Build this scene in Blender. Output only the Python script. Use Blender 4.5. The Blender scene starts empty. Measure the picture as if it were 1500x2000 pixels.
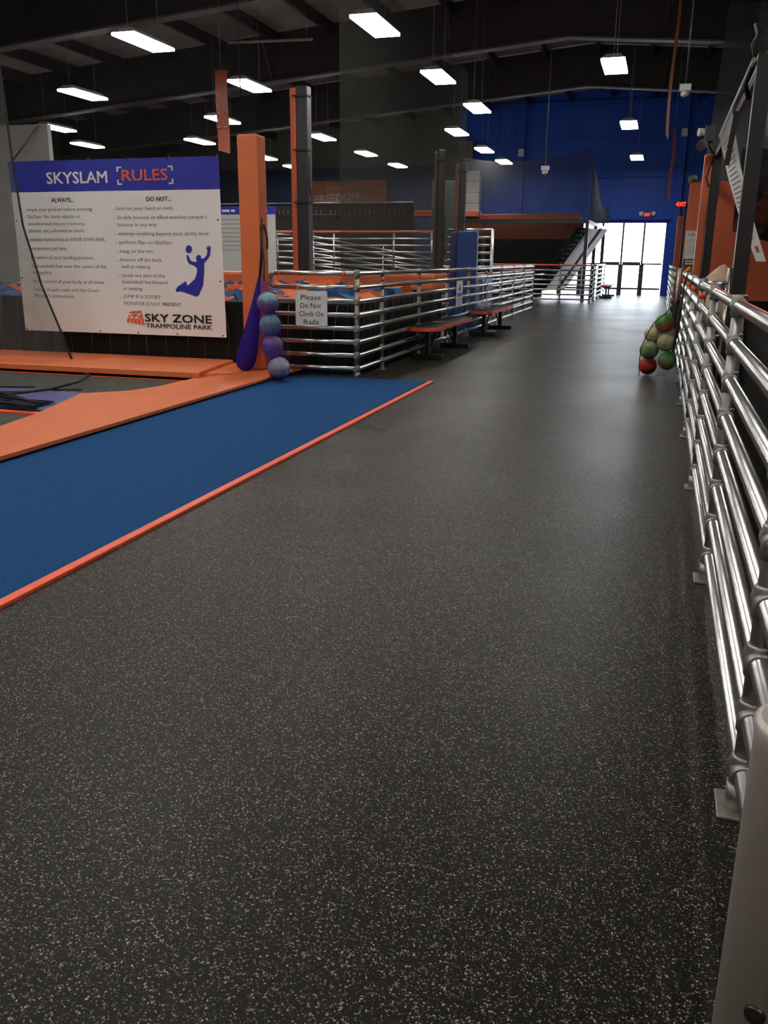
import bpy, bmesh, math, random
from mathutils import Vector, Matrix
random.seed(7)
S = bpy.context.scene
C = S.collection
PI = math.pi

# ------------------------------------------------------------------ camera, world, exposure
cam = bpy.data.objects.new('camera', bpy.data.cameras.new('camera'))
C.objects.link(cam); S.camera = cam
F = Vector((-0.28115535, 0.91746031, -0.28145735)); RT = Vector((0.95536072, 0.2953245, 0.00832714)); UP = Vector((-0.09076107, 0.26655208, 0.95953761))
m = Matrix((RT, UP, -F)).transposed().to_4x4(); m.translation = (0, 0, 1.3)
cam.matrix_world = m
cam.data.sensor_fit = 'VERTICAL'; cam.data.sensor_height = 36; cam.data.lens = 1690/2000*36
cam.data.clip_start = .02; cam.data.clip_end = 300
S.view_settings.view_transform = 'Standard'; S.view_settings.look = 'None'
S.view_settings.gamma = 1; S.view_settings.use_curve_mapping = False
S.view_settings.exposure = 0.0
LAMP = 36.0          # radiance of a lamp diffuser
SKY = 11.0
w = bpy.data.worlds.new('sky'); S.world = w; w.use_nodes = True
w.node_tree.nodes['Background'].inputs[0].default_value = (.82, .90, 1, 1)
w.node_tree.nodes['Background'].inputs[1].default_value = SKY
pl = bpy.data.lights.new('door_daylight_portal', 'AREA'); pl.shape = 'RECTANGLE'; pl.size = 4.6; pl.size_y = 2.7
pl.cycles.is_portal = True
po = bpy.data.objects.new('door_daylight_portal', pl); C.objects.link(po)
po.location = (-2.3, 35.95, 1.36); po.rotation_euler = (-PI/2, 0, 0)

# ------------------------------------------------------------------ materials
def nodes(name):
    mt = bpy.data.materials.new(name); mt.use_nodes = True
    nt = mt.node_tree; b = nt.nodes['Principled BSDF']
    return mt, nt, b
def N(nt, t, **kw):
    n = nt.nodes.new(t)
    for k, v in kw.items():
        if k in n.inputs.keys() if isinstance(k, str) else False: n.inputs[k].default_value = v
        else: setattr(n, k, v)
    return n
def mat(name, col, rough=.6, metal=0, noise=.12, scale=6, bump=0, bscale=80, spec=.5):
    mt, nt, b = nodes(name)
    b.inputs['Roughness'].default_value = rough; b.inputs['Metallic'].default_value = metal
    b.inputs['Specular IOR Level'].default_value = spec
    tc = N(nt, 'ShaderNodeTexCoord')
    nz = N(nt, 'ShaderNodeTexNoise'); nz.inputs['Scale'].default_value = scale; nz.inputs['Detail'].default_value = 4
    nt.links.new(tc.outputs['Object'], nz.inputs['Vector'])
    rp = N(nt, 'ShaderNodeValToRGB')
    rp.color_ramp.elements[0].position = .3; rp.color_ramp.elements[1].position = .7
    rp.color_ramp.elements[0].color = (*[c*(1-noise) for c in col], 1)
    rp.color_ramp.elements[1].color = (*[min(1, c*(1+noise)) for c in col], 1)
    nt.links.new(nz.outputs['Fac'], rp.inputs['Fac']); nt.links.new(rp.outputs['Color'], b.inputs['Base Color'])
    if bump:
        n2 = N(nt, 'ShaderNodeTexNoise'); n2.inputs['Scale'].default_value = bscale; n2.inputs['Detail'].default_value = 3
        nt.links.new(tc.outputs['Object'], n2.inputs['Vector'])
        bp = N(nt, 'ShaderNodeBump'); bp.inputs['Strength'].default_value = bump; bp.inputs['Distance'].default_value = .02
        nt.links.new(n2.outputs['Fac'], bp.inputs['Height']); nt.links.new(bp.outputs['Normal'], b.inputs['Normal'])
    return mt
def emis(name, col, st):
    mt, nt, b = nodes(name)
    b.inputs['Base Color'].default_value = (*col, 1); b.inputs['Emission Color'].default_value = (*col, 1)
    b.inputs['Emission Strength'].default_value = st
    return mt
def netmat(name, col, alpha, scale=0):
    mt, nt, b = nodes(name); nt.nodes.remove(b)
    out = nt.nodes['Material Output']
    d = N(nt, 'ShaderNodeBsdfDiffuse'); d.inputs[0].default_value = (*col, 1)
    t = N(nt, 'ShaderNodeBsdfTransparent'); mx = N(nt, 'ShaderNodeMixShader'); mx.inputs[0].default_value = alpha
    nt.links.new(t.outputs[0], mx.inputs[1]); nt.links.new(d.outputs[0], mx.inputs[2])
    nt.links.new(mx.outputs[0], out.inputs[0])
    if scale:      # visible woven thickness variation
        tc = N(nt, 'ShaderNodeTexCoord'); nz = N(nt, 'ShaderNodeTexNoise'); nz.inputs['Scale'].default_value = scale
        mr = N(nt, 'ShaderNodeMapRange'); mr.inputs['To Min'].default_value = alpha*.6; mr.inputs['To Max'].default_value = alpha*1.4
        nt.links.new(tc.outputs['Object'], nz.inputs['Vector']); nt.links.new(nz.outputs['Fac'], mr.inputs['Value'])
        nt.links.new(mr.outputs[0], mx.inputs[0])
    return mt
def rubber():
    mt, nt, b = nodes('speckled_rubber')
    tc = N(nt, 'ShaderNodeTexCoord'); last = None
    for sc, th, dist in ((170, .84, .36), (300, .80, .38)):
        wz = N(nt, 'ShaderNodeTexNoise'); wz.inputs['Scale'].default_value = sc*.9; wz.inputs['Detail'].default_value = 1
        ad = N(nt, 'ShaderNodeMixRGB', blend_type='ADD'); ad.inputs[0].default_value = .008
        nt.links.new(tc.outputs['Object'], wz.inputs['Vector']); nt.links.new(tc.outputs['Object'], ad.inputs[1]); nt.links.new(wz.outputs['Color'], ad.inputs[2])
        v = N(nt, 'ShaderNodeTexVoronoi'); v.inputs['Scale'].default_value = sc; v.voronoi_dimensions = '2D'
        nt.links.new(ad.outputs[0], v.inputs['Vector'])
        sp = N(nt, 'ShaderNodeSeparateColor'); nt.links.new(v.outputs['Color'], sp.inputs[0])
        g1 = N(nt, 'ShaderNodeMath', operation='GREATER_THAN'); g1.inputs[1].default_value = th; nt.links.new(sp.outputs[0], g1.inputs[0])
        g2 = N(nt, 'ShaderNodeMath', operation='LESS_THAN'); g2.inputs[1].default_value = dist; nt.links.new(v.outputs['Distance'], g2.inputs[0])
        ml = N(nt, 'ShaderNodeMath', operation='MULTIPLY'); nt.links.new(g1.outputs[0], ml.inputs[0]); nt.links.new(g2.outputs[0], ml.inputs[1])
        rp = N(nt, 'ShaderNodeValToRGB'); rp.color_ramp.interpolation = 'CONSTANT'
        cr = rp.color_ramp; cr.elements[0].color = (.40, .34, .24, 1); cr.elements[1].position = .25; cr.elements[1].color = (.12, .105, .085, 1)
        for p, c in ((.50, (.30, .27, .21, 1)), (.65, (.07, .055, .04, 1)), (.88, (.20, .08, .04, 1)), (.95, (.04, .05, .08, 1))):
            e = cr.elements.new(p); e.color = c
        nt.links.new(sp.outputs[1], rp.inputs['Fac'])
        mx = N(nt, 'ShaderNodeMixRGB'); nt.links.new(ml.outputs[0], mx.inputs[0]); nt.links.new(rp.outputs[0], mx.inputs[2])
        if last is None: mx.inputs[1].default_value = (.0058, .0054, .0046, 1)
        else: nt.links.new(last, mx.inputs[1])
        last = mx.outputs[0]
    nt.links.new(last, b.inputs['Base Color'])
    nz = N(nt, 'ShaderNodeTexNoise'); nz.inputs['Scale'].default_value = 170; nt.links.new(tc.outputs['Object'], nz.inputs['Vector'])
    bp = N(nt, 'ShaderNodeBump'); bp.inputs['Strength'].default_value = .25; bp.inputs['Distance'].default_value = .004
    nt.links.new(nz.outputs['Fac'], bp.inputs['Height']); nt.links.new(bp.outputs['Normal'], b.inputs['Normal'])
    n3 = N(nt, 'ShaderNodeTexNoise'); n3.inputs['Scale'].default_value = .9; n3.inputs['Detail'].default_value = 5
    nt.links.new(tc.outputs['Object'], n3.inputs['Vector'])
    mr = N(nt, 'ShaderNodeMapRange'); mr.inputs['To Min'].default_value = .33; mr.inputs['To Max'].default_value = .45
    nt.links.new(n3.outputs['Fac'], mr.inputs['Value']); nt.links.new(mr.outputs[0], b.inputs['Roughness'])
    b.inputs['Specular IOR Level'].default_value = .13
    return mt
def ballmat(name, c1, c2, c3, axis='Z'):
    mt, nt, b = nodes(name); b.inputs['Roughness'].default_value = .45
    tc = N(nt, 'ShaderNodeTexCoord'); sp = N(nt, 'ShaderNodeSeparateXYZ'); nt.links.new(tc.outputs['Object'], sp.inputs[0])
    nz = N(nt, 'ShaderNodeTexNoise'); nz.inputs['Scale'].default_value = 12; nt.links.new(tc.outputs['Object'], nz.inputs['Vector'])
    mr = N(nt, 'ShaderNodeMapRange'); mr.inputs['From Min'].default_value = -.11; mr.inputs['From Max'].default_value = .11
    ad = N(nt, 'ShaderNodeMath', operation='MULTIPLY_ADD'); ad.inputs[1].default_value = .06; nt.links.new(nz.outputs['Fac'], ad.inputs[0]); nt.links.new(sp.outputs[axis], ad.inputs[2])
    nt.links.new(ad.outputs[0], mr.inputs['Value'])
    rp = N(nt, 'ShaderNodeValToRGB'); cr = rp.color_ramp; cr.elements[0].color = (*c1, 1); cr.elements[0].position = .2; cr.elements[1].color = (*c3, 1); cr.elements[1].position = .8
    e = cr.elements.new(.5); e.color = (*c2, 1)
    nt.links.new(mr.outputs[0], rp.inputs['Fac']); nt.links.new(rp.outputs[0], b.inputs['Base Color'])
    return mt
def blue_metal():
    mt = mat('blue_painted_metal', (.011, .068, .42), .5, 0, .12, 1.5, spec=.3)
    nt = mt.node_tree; b = nt.nodes['Principled BSDF']
    tc = N(nt, 'ShaderNodeTexCoord'); wv = N(nt, 'ShaderNodeTexWave'); wv.inputs['Scale'].default_value = 1.05; wv.bands_direction = 'X'
    nt.links.new(tc.outputs['Object'], wv.inputs['Vector'])
    rp = N(nt, 'ShaderNodeValToRGB'); rp.color_ramp.elements[0].position = .90; rp.color_ramp.elements[1].position = .97
    nt.links.new(wv.outputs['Fac'], rp.inputs['Fac'])
    bp = N(nt, 'ShaderNodeBump'); bp.inputs['Strength'].default_value = .2; bp.inputs['Distance'].default_value = .02
    nt.links.new(rp.outputs[0], bp.inputs['Height']); nt.links.new(bp.outputs['Normal'], b.inputs['Normal'])
    return mt
M = dict(
    rubber=rubber(), blue=blue_metal(),
    alu=mat('polished_aluminium_pipe', (.60, .59, .575), .28, 1, .10, 14),
    cast=mat('cast_aluminium_fitting', (.34, .325, .30), .48, 1, .12, 30),
    postm=mat('satin_aluminium_post', (.33, .31, .295), .48, 1, .10, 10),
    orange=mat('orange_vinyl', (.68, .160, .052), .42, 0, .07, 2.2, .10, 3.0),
    orange_dk=mat('dark_orange_wall_vinyl', (.42, .075, .022), .5, 0, .12, 1.2, .08, 3.0),  # deeper, darker orange than the floor pads
    tape=mat('orange_red_tape', (.85, .11, .04), .45, 0, .08, 20),
    carpet=mat('royal_blue_carpet', (.014, .074, .215), .95, 0, .18, 60, .5, 700, .15),
    black=mat('black_vinyl', (.0055, .0055, .0055), .6, 0, .3, 3, .05, 8, .18),
    steel=mat('black_painted_steel', (.012, .012, .012), .42, 0, .3, 8, .03, 60),
    bed=mat('trampoline_bed_weave', (.040, .042, .034), .8, 0, .15, 4, .2, 400),
    violet=mat('violet_blue_vinyl', (.085, .085, .24), .45, 0, .12, 3, .06, 4),
    white=mat('white_banner_vinyl', (.83, .83, .81), .5, 0, .02, 2, .12, 1.6),
    prblue=mat('royal_blue_print', (.022, .030, .36), .48, 0, .04, 2, .12, 1.6),
    ink=mat('dark_grey_ink', (.12, .11, .115), .6), inkb=mat('black_ink', (.012, .012, .012), .6),
    prorange=mat('orange_print', (.78, .12, .035), .5), prwhite=mat('white_print', (.82, .80, .78), .5),
    padblue=mat('blue_vinyl_pad', (.028, .075, .27), .42, 0, .1, 2, .1, 3),
    foamo=mat('orange_foam', (.60, .12, .025), .9, 0, .12, 8, .2, 60),
    foamb=mat('blue_foam', (.012, .075, .20), .9, 0, .12, 8, .2, 60),
    dark=mat('charcoal_painted_wall', (.030, .029, .029), .7, 0, .2, .6),
    beam=mat('dark_brown_steel', (.020, .015, .015), .6, 0, .3, 3),
    flange=mat('pale_beam_edge', (.085, .07, .07), .6, 0, .2, 3),
    deck=mat('vinyl_faced_roof_insulation', (.30, .25, .25), .7, 0, .2, 1.2, .2, 2.5),
    grey=mat('pale_grey_board', (.58, .56, .54), .6, 0, .05, 1),
    greydk=mat('grey_green_pad', (.055, .062, .058), .6, 0, .2, 2),
    wallgrey=mat('dim_grey_wall', (.10, .095, .085), .7, 0, .15, .8),
    housing=mat('white_lamp_housing', (.7, .7, .7), .4),
    brightalu=mat('brightened_satin_aluminium', (.50, .44, .39), .42, .55, .10, 8, .04, 300),  # close post only: paler copy of the post metal, standing in for missing light
    wire=mat('steel_wire', (.20, .19, .18), .4, .6),
    lamp=emis('lamp_diffuser', (1.0, .985, .93), LAMP),
    red=emis('exit_sign_red', (1, .035, .03), 2.2),
    alframe=mat('dark_door_frame', (.06, .06, .075), .45, .3),
    cord=mat('black_cord', (.008, .008, .008), .7),
    tan=mat('tan_canvas', (.50, .36, .24), .85, 0, .15, 6, .3, 14),
    yellow=mat('yellow_tape', (.75, .45, .03), .5),
    freedom=mat('faded_orange_mural', (.22, .075, .045), .7, 0, .25, 2),
    faded=mat('faded_grey_lettering', (.24, .20, .19), .7),
    pave=mat('pale_concrete_pavement', (.55, .54, .52), .9, 0, .08, 1),
    net=netmat('black_court_net', (.075, .075, .068), .46, .7),
    net2=netmat('fine_black_net', (.055, .055, .052), .42, 1.5),
    netl=netmat('loose_side_net', (.13, .13, .125), .36, 3),
    netd=netmat('dense_black_net', (.065, .065, .060), .80, 1.2),
    bagblue=netmat('blue_mesh_bag', (.05, .022, .22), .30, 9),
    bagblue2=netmat('dense_blue_mesh', (.030, .020, .22), .86),
    bagblack=netmat('dark_navy_mesh', (.012, .014, .035), .17, 9),
    plastic=netmat('clear_plastic', (.75, .78, .82), .45, 30),
)
ch, nt, b = nodes('pale_translucent_weave'); nt.nodes.remove(b)
t = N(nt, 'ShaderNodeBsdfTranslucent'); t.inputs[0].default_value = (.62, .60, .64, 1); g = N(nt, 'ShaderNodeBsdfDiffuse'); g.inputs[0].default_value = (.4, .4, .42, 1)
mx = N(nt, 'ShaderNodeMixShader'); mx.inputs[0].default_value = .35
nt.links.new(t.outputs[0], mx.inputs[1]); nt.links.new(g.outputs[0], mx.inputs[2]); nt.links.new(mx.outputs[0], nt.nodes['Material Output'].inputs[0])
M['chute'] = ch
tv, nt, b = nodes('thin_white_vinyl'); nt.nodes.remove(b)
t = N(nt, 'ShaderNodeBsdfTranslucent'); t.inputs[0].default_value = (.82, .80, .80, 1); g = N(nt, 'ShaderNodeBsdfDiffuse'); g.inputs[0].default_value = (.86, .85, .84, 1)
mx = N(nt, 'ShaderNodeMixShader'); mx.inputs[0].default_value = .5
nt.links.new(t.outputs[0], mx.inputs[1]); nt.links.new(g.outputs[0], mx.inputs[2]); nt.links.new(mx.outputs[0], nt.nodes['Material Output'].inputs[0])
M['thinvinyl'] = tv
gl, nt, b = nodes('door_glass'); nt.nodes.remove(b)
t = N(nt, 'ShaderNodeBsdfTransparent'); g = N(nt, 'ShaderNodeBsdfGlossy'); g.inputs['Roughness'].default_value = .02
mx = N(nt, 'ShaderNodeMixShader'); mx.inputs[0].default_value = .06
nt.links.new(t.outputs[0], mx.inputs[1]); nt.links.new(g.outputs[0], mx.inputs[2]); nt.links.new(mx.outputs[0], nt.nodes['Material Output'].inputs[0])
M['glass'] = gl

# ------------------------------------------------------------------ mesh helpers
def bmnew(): return bmesh.new()
def box(bm, x0, x1, y0, y1, z0, z1, bev=0):
    r = bmesh.ops.create_cube(bm, size=1)
    for v in r['verts']:
        v.co = Vector((x0+(v.co.x+.5)*(x1-x0), y0+(v.co.y+.5)*(y1-y0), z0+(v.co.z+.5)*(z1-z0)))
    if bev:
        es = list({e for v in r['verts'] for e in v.link_edges})
        bmesh.ops.bevel(bm, geom=es, offset=bev, segments=2, affect='EDGES', profile=.6)
    return bm
def bar(bm, p, q, w, h, up=(0, 0, 1)):
    p, q = Vector(p), Vector(q); d = (q-p).normalized(); u = Vector(up)
    if abs(d.dot(u)) > .98: u = Vector((1, 0, 0))
    s = d.cross(u).normalized(); u = s.cross(d)
    vs = [bm.verts.new(a+s*i*w/2+u*j*h/2) for a in (p, q) for i, j in ((-1, -1), (1, -1), (1, 1), (-1, 1))]
    for f in ((0, 1, 2, 3), (7, 6, 5, 4), (0, 4, 5, 1), (1, 5, 6, 2), (2, 6, 7, 3), (3, 7, 4, 0)): bm.faces.new([vs[i] for i in f])
    return bm
def tube(bm, pts, r, n=12, cap=True):
    pts = [Vector(p) for p in pts]; rs = r if isinstance(r, (list, tuple)) else [r]*len(pts)
    rings = []; ref = None
    for i, p in enumerate(pts):
        d = (pts[min(i+1, len(pts)-1)]-pts[max(i-1, 0)]).normalized()
        if ref is None: ref = Vector((0, 0, 1)) if abs(d.z) < .9 else Vector((1, 0, 0))
        s = d.cross(ref).normalized(); u = s.cross(d).normalized(); ref = u
        k = 1.0
        if 0 < i < len(pts)-1:
            c = (pts[i]-pts[i-1]).normalized().dot((pts[i+1]-pts[i]).normalized()); k = 1/max(.5, math.sqrt((1+c)/2)) if len(pts) < 6 else 1
        rings.append([bm.verts.new(p+(s*math.cos(2*PI*a/n)*k+u*math.sin(2*PI*a/n))*rs[i]) for a in range(n)])
    for A, B in zip(rings, rings[1:]):
        for a in range(n): bm.faces.new((A[a], A[(a+1) % n], B[(a+1) % n], B[a])).smooth = True
    if cap:
        bm.faces.new(rings[0][::-1]); bm.faces.new(rings[-1])
    return bm
def prism(bm, pts, z0, z1, bev=0):
    lo = [bm.verts.new((x, y, z0)) for x, y in pts]; hi = [bm.verts.new((x, y, z1)) for x, y in pts]
    n = len(pts); fs = [bm.faces.new(hi), bm.faces.new(lo[::-1])]
    for i in range(n): fs.append(bm.faces.new((lo[i], lo[(i+1) % n], hi[(i+1) % n], hi[i])))
    if bev: bmesh.ops.bevel(bm, geom=[e for e in fs[0].edges], offset=bev, segments=3, affect='EDGES', profile=.5)
    return bm
def grid(bm, f, nu, nv):
    V = [[bm.verts.new(f(i/nu, j/nv)) for j in range(nv+1)] for i in range(nu+1)]
    for i in range(nu):
        for j in range(nv): bm.faces.new((V[i][j], V[i+1][j], V[i+1][j+1], V[i][j+1])).smooth = True
    return bm
def sphere(bm, c, r, sub=3, sz=1):
    q = bmesh.ops.create_icosphere(bm, subdivisions=sub, radius=r)
    for v in q['verts']: v.co = Vector((v.co.x, v.co.y, v.co.z*sz))+Vector(c)
    for f in bm.faces: f.smooth = True
    return bm
def rot(bm, a, about=(0, 0, 0), axis='Z'):
    bmesh.ops.rotate(bm, verts=bm.verts, cent=about, matrix=Matrix.Rotation(a, 3, axis)); return bm
def obj(name, bm, mt, parent=None, origin=None):
    bmesh.ops.recalc_face_normals(bm, faces=bm.faces)
    if origin is None and parent is None:
        zs = [v.co for v in bm.verts]
        origin = Vector(((min(v.x for v in zs)+max(v.x for v in zs))/2, (min(v.y for v in zs)+max(v.y for v in zs))/2, min(v.z for v in zs)))
    if origin is not None: bmesh.ops.translate(bm, verts=bm.verts, vec=-Vector(origin))
    me = bpy.data.meshes.new(name); bm.to_mesh(me); bm.free()
    me.materials.append(M[mt] if isinstance(mt, str) else mt)
    o = bpy.data.objects.new(name, me); C.objects.link(o)
    if parent is not None: o.parent = parent
    if origin is not None: o.location = Vector(origin)
    return o
def tag(o, label, cat, group=None, kind=None):
    o['label'] = label; o['category'] = cat
    if group: o['group'] = group
    if kind: o['kind'] = kind
    return o
def thing(name, label, cat, loc=(0, 0, 0), rz=0, group=None):
    o = bpy.data.objects.new(name, None); o.empty_display_size = .1; C.objects.link(o); o.location = loc; o.rotation_euler = (0, 0, rz)
    return tag(o, label, cat, group)
def struct(name, bm, mt, parent=None, label=None):
    o = obj(name, bm, mt, parent, None if parent else (0, 0, 0))
    if parent is None: o['kind'] = 'structure'
    if label: o['label'] = label; 
    return o
def inst(name, me, parent, loc):
    o = bpy.data.objects.new(name, me); C.objects.link(o); o.parent = parent; o.location = loc; return o
def meshof(bm, name, mt):
    bmesh.ops.recalc_face_normals(bm, faces=bm.faces)
    me = bpy.data.meshes.new(name); bm.to_mesh(me); bm.free(); me.materials.append(M[mt]); return me
def text_bm(bm, s, u0, u1, v, h, place, bold=0, align='L', ext=.0008):
    """one line of lettering: u0..u1 is its width (u1 None: natural), v its centre line, h its capital height; place(u, v, d) -> Vector"""
    cu = bpy.data.curves.new('t', 'FONT'); cu.body = s; cu.size = 1; cu.resolution_u = 2
    to = bpy.data.objects.new('t', cu); C.objects.link(to)
    bpy.context.view_layer.update()
    me = bpy.data.meshes.new_from_object(to.evaluated_get(bpy.context.evaluated_depsgraph_get()))
    bpy.data.objects.remove(to); bpy.data.curves.remove(cu)
    if not me.vertices: return bm
    xs = [q.co.x for q in me.vertices]; x0, x1 = min(xs), max(xs)
    sc = h/.70
    if u1 is None: su = sc
    else: su = (u1-u0)/(x1-x0)
    n = (place(u0+.01, v, 0)-place(u0, v, 0)).cross(place(u0, v+.01, 0)-place(u0, v, 0)).normalized()
    for k, (bx_, by_) in enumerate([(0, 0)] if not bold else [(-1, -1), (1, -1), (1, 1), (-1, 1)]):     # heavier strokes: overlaid passes
        vs = [bm.verts.new(place(u0+(q.co.x-x0)*su+bx_*bold*h*1.3, v+(q.co.y-.35)*sc+by_*bold*h, 0)+n*.0004*k) for q in me.vertices]
        for p in me.polygons:
            try: bm.faces.new([vs[i] for i in p.vertices])
            except ValueError: pass
    bpy.data.meshes.remove(me)
    return bm

# ------------------------------------------------------------------ the room
XL, XR, YB, YF = -21.0, 7.5, 35.8, -6.0
RX = -2.55
def roofz(x): return 7.38-.083*abs(x-RX)
struct('floor', box(bmnew(), XL, XR, YF, YB+.1, -.2, 0), 'rubber')
pv = struct('trim_1', box(bmnew(), -40, 40, YB+.12, 95, -.3, -.03), 'pave', label='pale pavement outside the glass doors')
DX0, DX1, DZ = -4.6, 0.02, 2.72
bm = bmnew()
box(bm, -8.0, DX0-.06, YB, YB+.3, 0, 9); box(bm, DX1+.06, XR, YB, YB+.3, 0, 9); box(bm, DX0-.06, DX1+.06, YB, YB+.3, DZ+.06, 9)
wb = struct('wall_back', bm, 'blue')
for z in (4.33, 5.62, 6.90): struct('girt', box(bmnew(), -8, XR, YB-.12, YB-.01, z-.05, z+.05), 'blue', wb)
for x in (-5.53, .35): struct('wall_column', box(bmnew(), x-.10, x+.10, YB-.2, YB-.12, 0 if x > 0 else 2.9, 7.3), 'blue', wb)
struct('door_lintel', box(bmnew(), DX0-.4, DX1+.35, YB-.16, YB-.01, DZ+.07, DZ+.19), 'blue', wb)
struct('wall_back_left', box(bmnew(), XL, -8.0, YB, YB+.3, 0, 4.85), mat('navy_painted_wall', (.028, .040, .085), .6, 0, .15, .8))
struct('wall_back_upper', box(bmnew(), XL, -8.0, YB+.02, YB+.3, 4.85, 9), 'wallgrey')
struct('wall_left', box(bmnew(), XL-.3, XL, YF, YB+.3, 0, 9), 'dark')
struct('wall_right', box(bmnew(), XR, XR+.3, YF, YB+.3, 0, 9), 'dark')
struct('wall_front', box(bmnew(), XL, XR, YF-.3, YF, 0, 9), mat('cream_painted_wall', (.66, .58, .50), .6, 0, .05, 1))
bm = bmnew()
for a, bb in ((XL-.3, RX), (RX, XR+.3)):
    vs = [bm.verts.new((x, y, roofz(x)+dz)) for dz in (0, .12) for x, y in ((a, YF-.3), (bb, YF-.3), (bb, YB+.3), (a, YB+.3))]
    for f in ((0, 1, 2, 3), (7, 6, 5, 4), (0, 4, 5, 1), (1, 5, 6, 2), (2, 6, 7, 3), (3, 7, 4, 0)): bm.faces.new([vs[i] for i in f])
ceil = struct('ceiling', bm, 'deck')
x = -20.3
while x < 7.2:
    z = roofz(x)
    bm = bmnew(); box(bm, x-.02, x+.02, YF, YB-.02, z-.27, z-.03); box(bm, x-.05, x+.05, YF, YB-.02, z-.29, z-.27)
    struct('purlin', bm, 'beam', ceil); x += 1.5
for i, y in enumerate((-1.9, 4.2, 10.3, 16.4, 22.5, 28.6)):
    r = bpy.data.objects.new('roof_beam', None); C.objects.link(r); r.location = (0, y, 0); r['kind'] = 'structure'
    bw, bf = bmnew(), bmnew()
    for a, bb in ((XL, RX), (RX, XR)):
        za, zb = roofz(a)-.28, roofz(bb)-.28
        for (t0, t1, wd, B) in ((-.25, .86, .02, bw), (.86, .90, .30, bf)):
            vs = [B.verts.new((xx, yy, zz)) for yy in (-wd/2, wd/2) for xx, zz in ((a, za-t0), (bb, zb-t0), (bb, zb-t1), (a, za-t1))]
            for f in ((0, 1, 2, 3), (7, 6, 5, 4), (0, 4, 5, 1), (1, 5, 6, 2), (2, 6, 7, 3), (3, 7, 4, 0)): B.faces.new([vs[k] for k in f])
    obj('beam_web', bw, 'beam', r); obj('lower_flange', bf, 'flange', r)
    for xx in (-16, -10, -5.3, -.4, 1.2):     # flange braces up to the purlins
        bar_bm = bar(bmnew(), (xx, 0, roofz(xx)-1.1), (xx, -.55, roofz(xx)-.3), .05, .02)
        obj('flange_brace', bar_bm, 'beam', r)

# storefront doors
d = bpy.data.objects.new('door_1', None); C.objects.link(d); d.location = (0, YB, 0); d['kind'] = 'structure'
d['label'] = 'glass storefront doors in dark frame full of daylight'
ms = (-4.6, -3.83, -3.06, -2.29, -1.53, -.755, .02)
bm = bmnew(); box(bm, DX0-.06, DX1+.06, .04, .16, DZ-.06, DZ+.06)
for x in (DX0-.03, DX1+.03): box(bm, x-.04, x+.04, .04, .16, 0, DZ)
obj('door_frame', bm, 'prblue', d)
for i, x in enumerate(ms[1:-1]):
    bm = bmnew(); box(bm, x-.035, x+.035, .06, .14, 1.15, DZ); box(bm, x-.085, x+.085, .05, .15, 0, 1.15); obj('mullion', bm, 'alframe', d)
for i in range(6):
    a, bb = ms[i]+.03, ms[i+1]-.03
    obj('glass_pane', box(bmnew(), a, bb, .098, .102, .05, DZ-.05), 'glass', d)
    bm = bmnew()
    if i in (3, 4): box(bm, a+.02, bb-.02, .0, .06, 1.11, 1.24)
    else: box(bm, a, bb, .07, .13, 1.14, 1.20)
    obj('push_bar' if i in (3, 4) else 'cross_rail', bm, 'alframe', d)
    obj('bottom_rail', box(bmnew(), a, bb, .07, .13, .21, .28), 'alframe', d)

# ------------------------------------------------------------------ floor coverings
tag(obj('carpet_runner', box(bmnew(), -4.02, -2.345, -4, 9.2, .0, .012), 'carpet'), 'blue carpet strip between the orange pads and the grey walkway', 'carpet')
tag(obj('edge_strip', prism(bmnew(), [(-2.362, -4), (-2.318, -4), (-2.27, 9.24), (-2.325, 9.24)], .0, .016, .004), 'tape'), 'thin orange edging strip along the blue carpet', 'edging strip')
# trampoline court at the left
tb = thing('trampoline', 'dark grey trampoline bed framed by orange pads below the rules banner', 'trampoline', (-6.8, 7.6, 0))
obj('bed', box(bmnew(), -2.9, 2.12, -.56, .68, .002, .012), 'bed', tb)
bm = prism(bmnew(), [(-3, .62), (2.2, .66), (2.0, 1.86), (-3, 1.86)], .055, .12, .02); obj('far_pad', bm, 'orange', tb)
obj('pad_skirt', box(bmnew(), -3, 2.15, .70, 1.8, .0, .055), 'black', tb)
obj('bed_edging', box(bmnew(), -2.9, 2.15, .655, .685, .012, .022), 'tape', tb)
t2 = thing('trampoline', 'dark trampoline bed at the left edge of the picture in front of the violet pad', 'trampoline', (-6.8, 4.2, 0))
obj('bed', box(bmnew(), -2.9, 2.16, -3.5, 1.80, .002, .012), 'bed', t2)
obj('bed_edging', box(bmnew(), -2.9, 2.1, 1.80, 1.87, .002, .03), 'tape', t2)
tag(obj('cross_pad', prism(bmnew(), [(-9.7, 6.12), (-4.9, 6.12), (-4.9, 7.03), (-9.7, 7.03)], .002, .05, .02), 'violet'), 'violet blue pad between the two trampoline beds', 'pad')
EP = [(-3.97, -3), (-3.95, 4.5), (-3.95, 9.02), (-4.40, 9.3), (-4.72, 9.46), (-4.66, 8.15), (-4.68, 7.55), (-4.78, 7.22), (-5.12, 6.93), (-4.78, 5.85), (-4.66, 5.3), (-4.62, 4), (-4.62, -3)]
ep = tag(obj('edge_pad', prism(bmnew(), EP, .030, .057, .012), 'orange'), 'long orange vinyl pad bordering the blue carpet', 'pad')
EB = [(x-.012 if x > -4.2 else x+.012, y) for x, y in EP]
o = obj('pad_shadow_band', prism(bmnew(), EB, .0135, .0295), 'black', ep); o.location = -ep.location  # black layer in place of the shadow line below the pad
tag(obj('corner_pad', prism(bmnew(), [(-4.69, 8.42), (-3.86, 9.03), (-3.88, 9.42), (-5.0, 9.46)], .057, .085, .012), 'orange'), 'orange corner pad under the blue ball bag and the orange post', 'pad')
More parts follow.
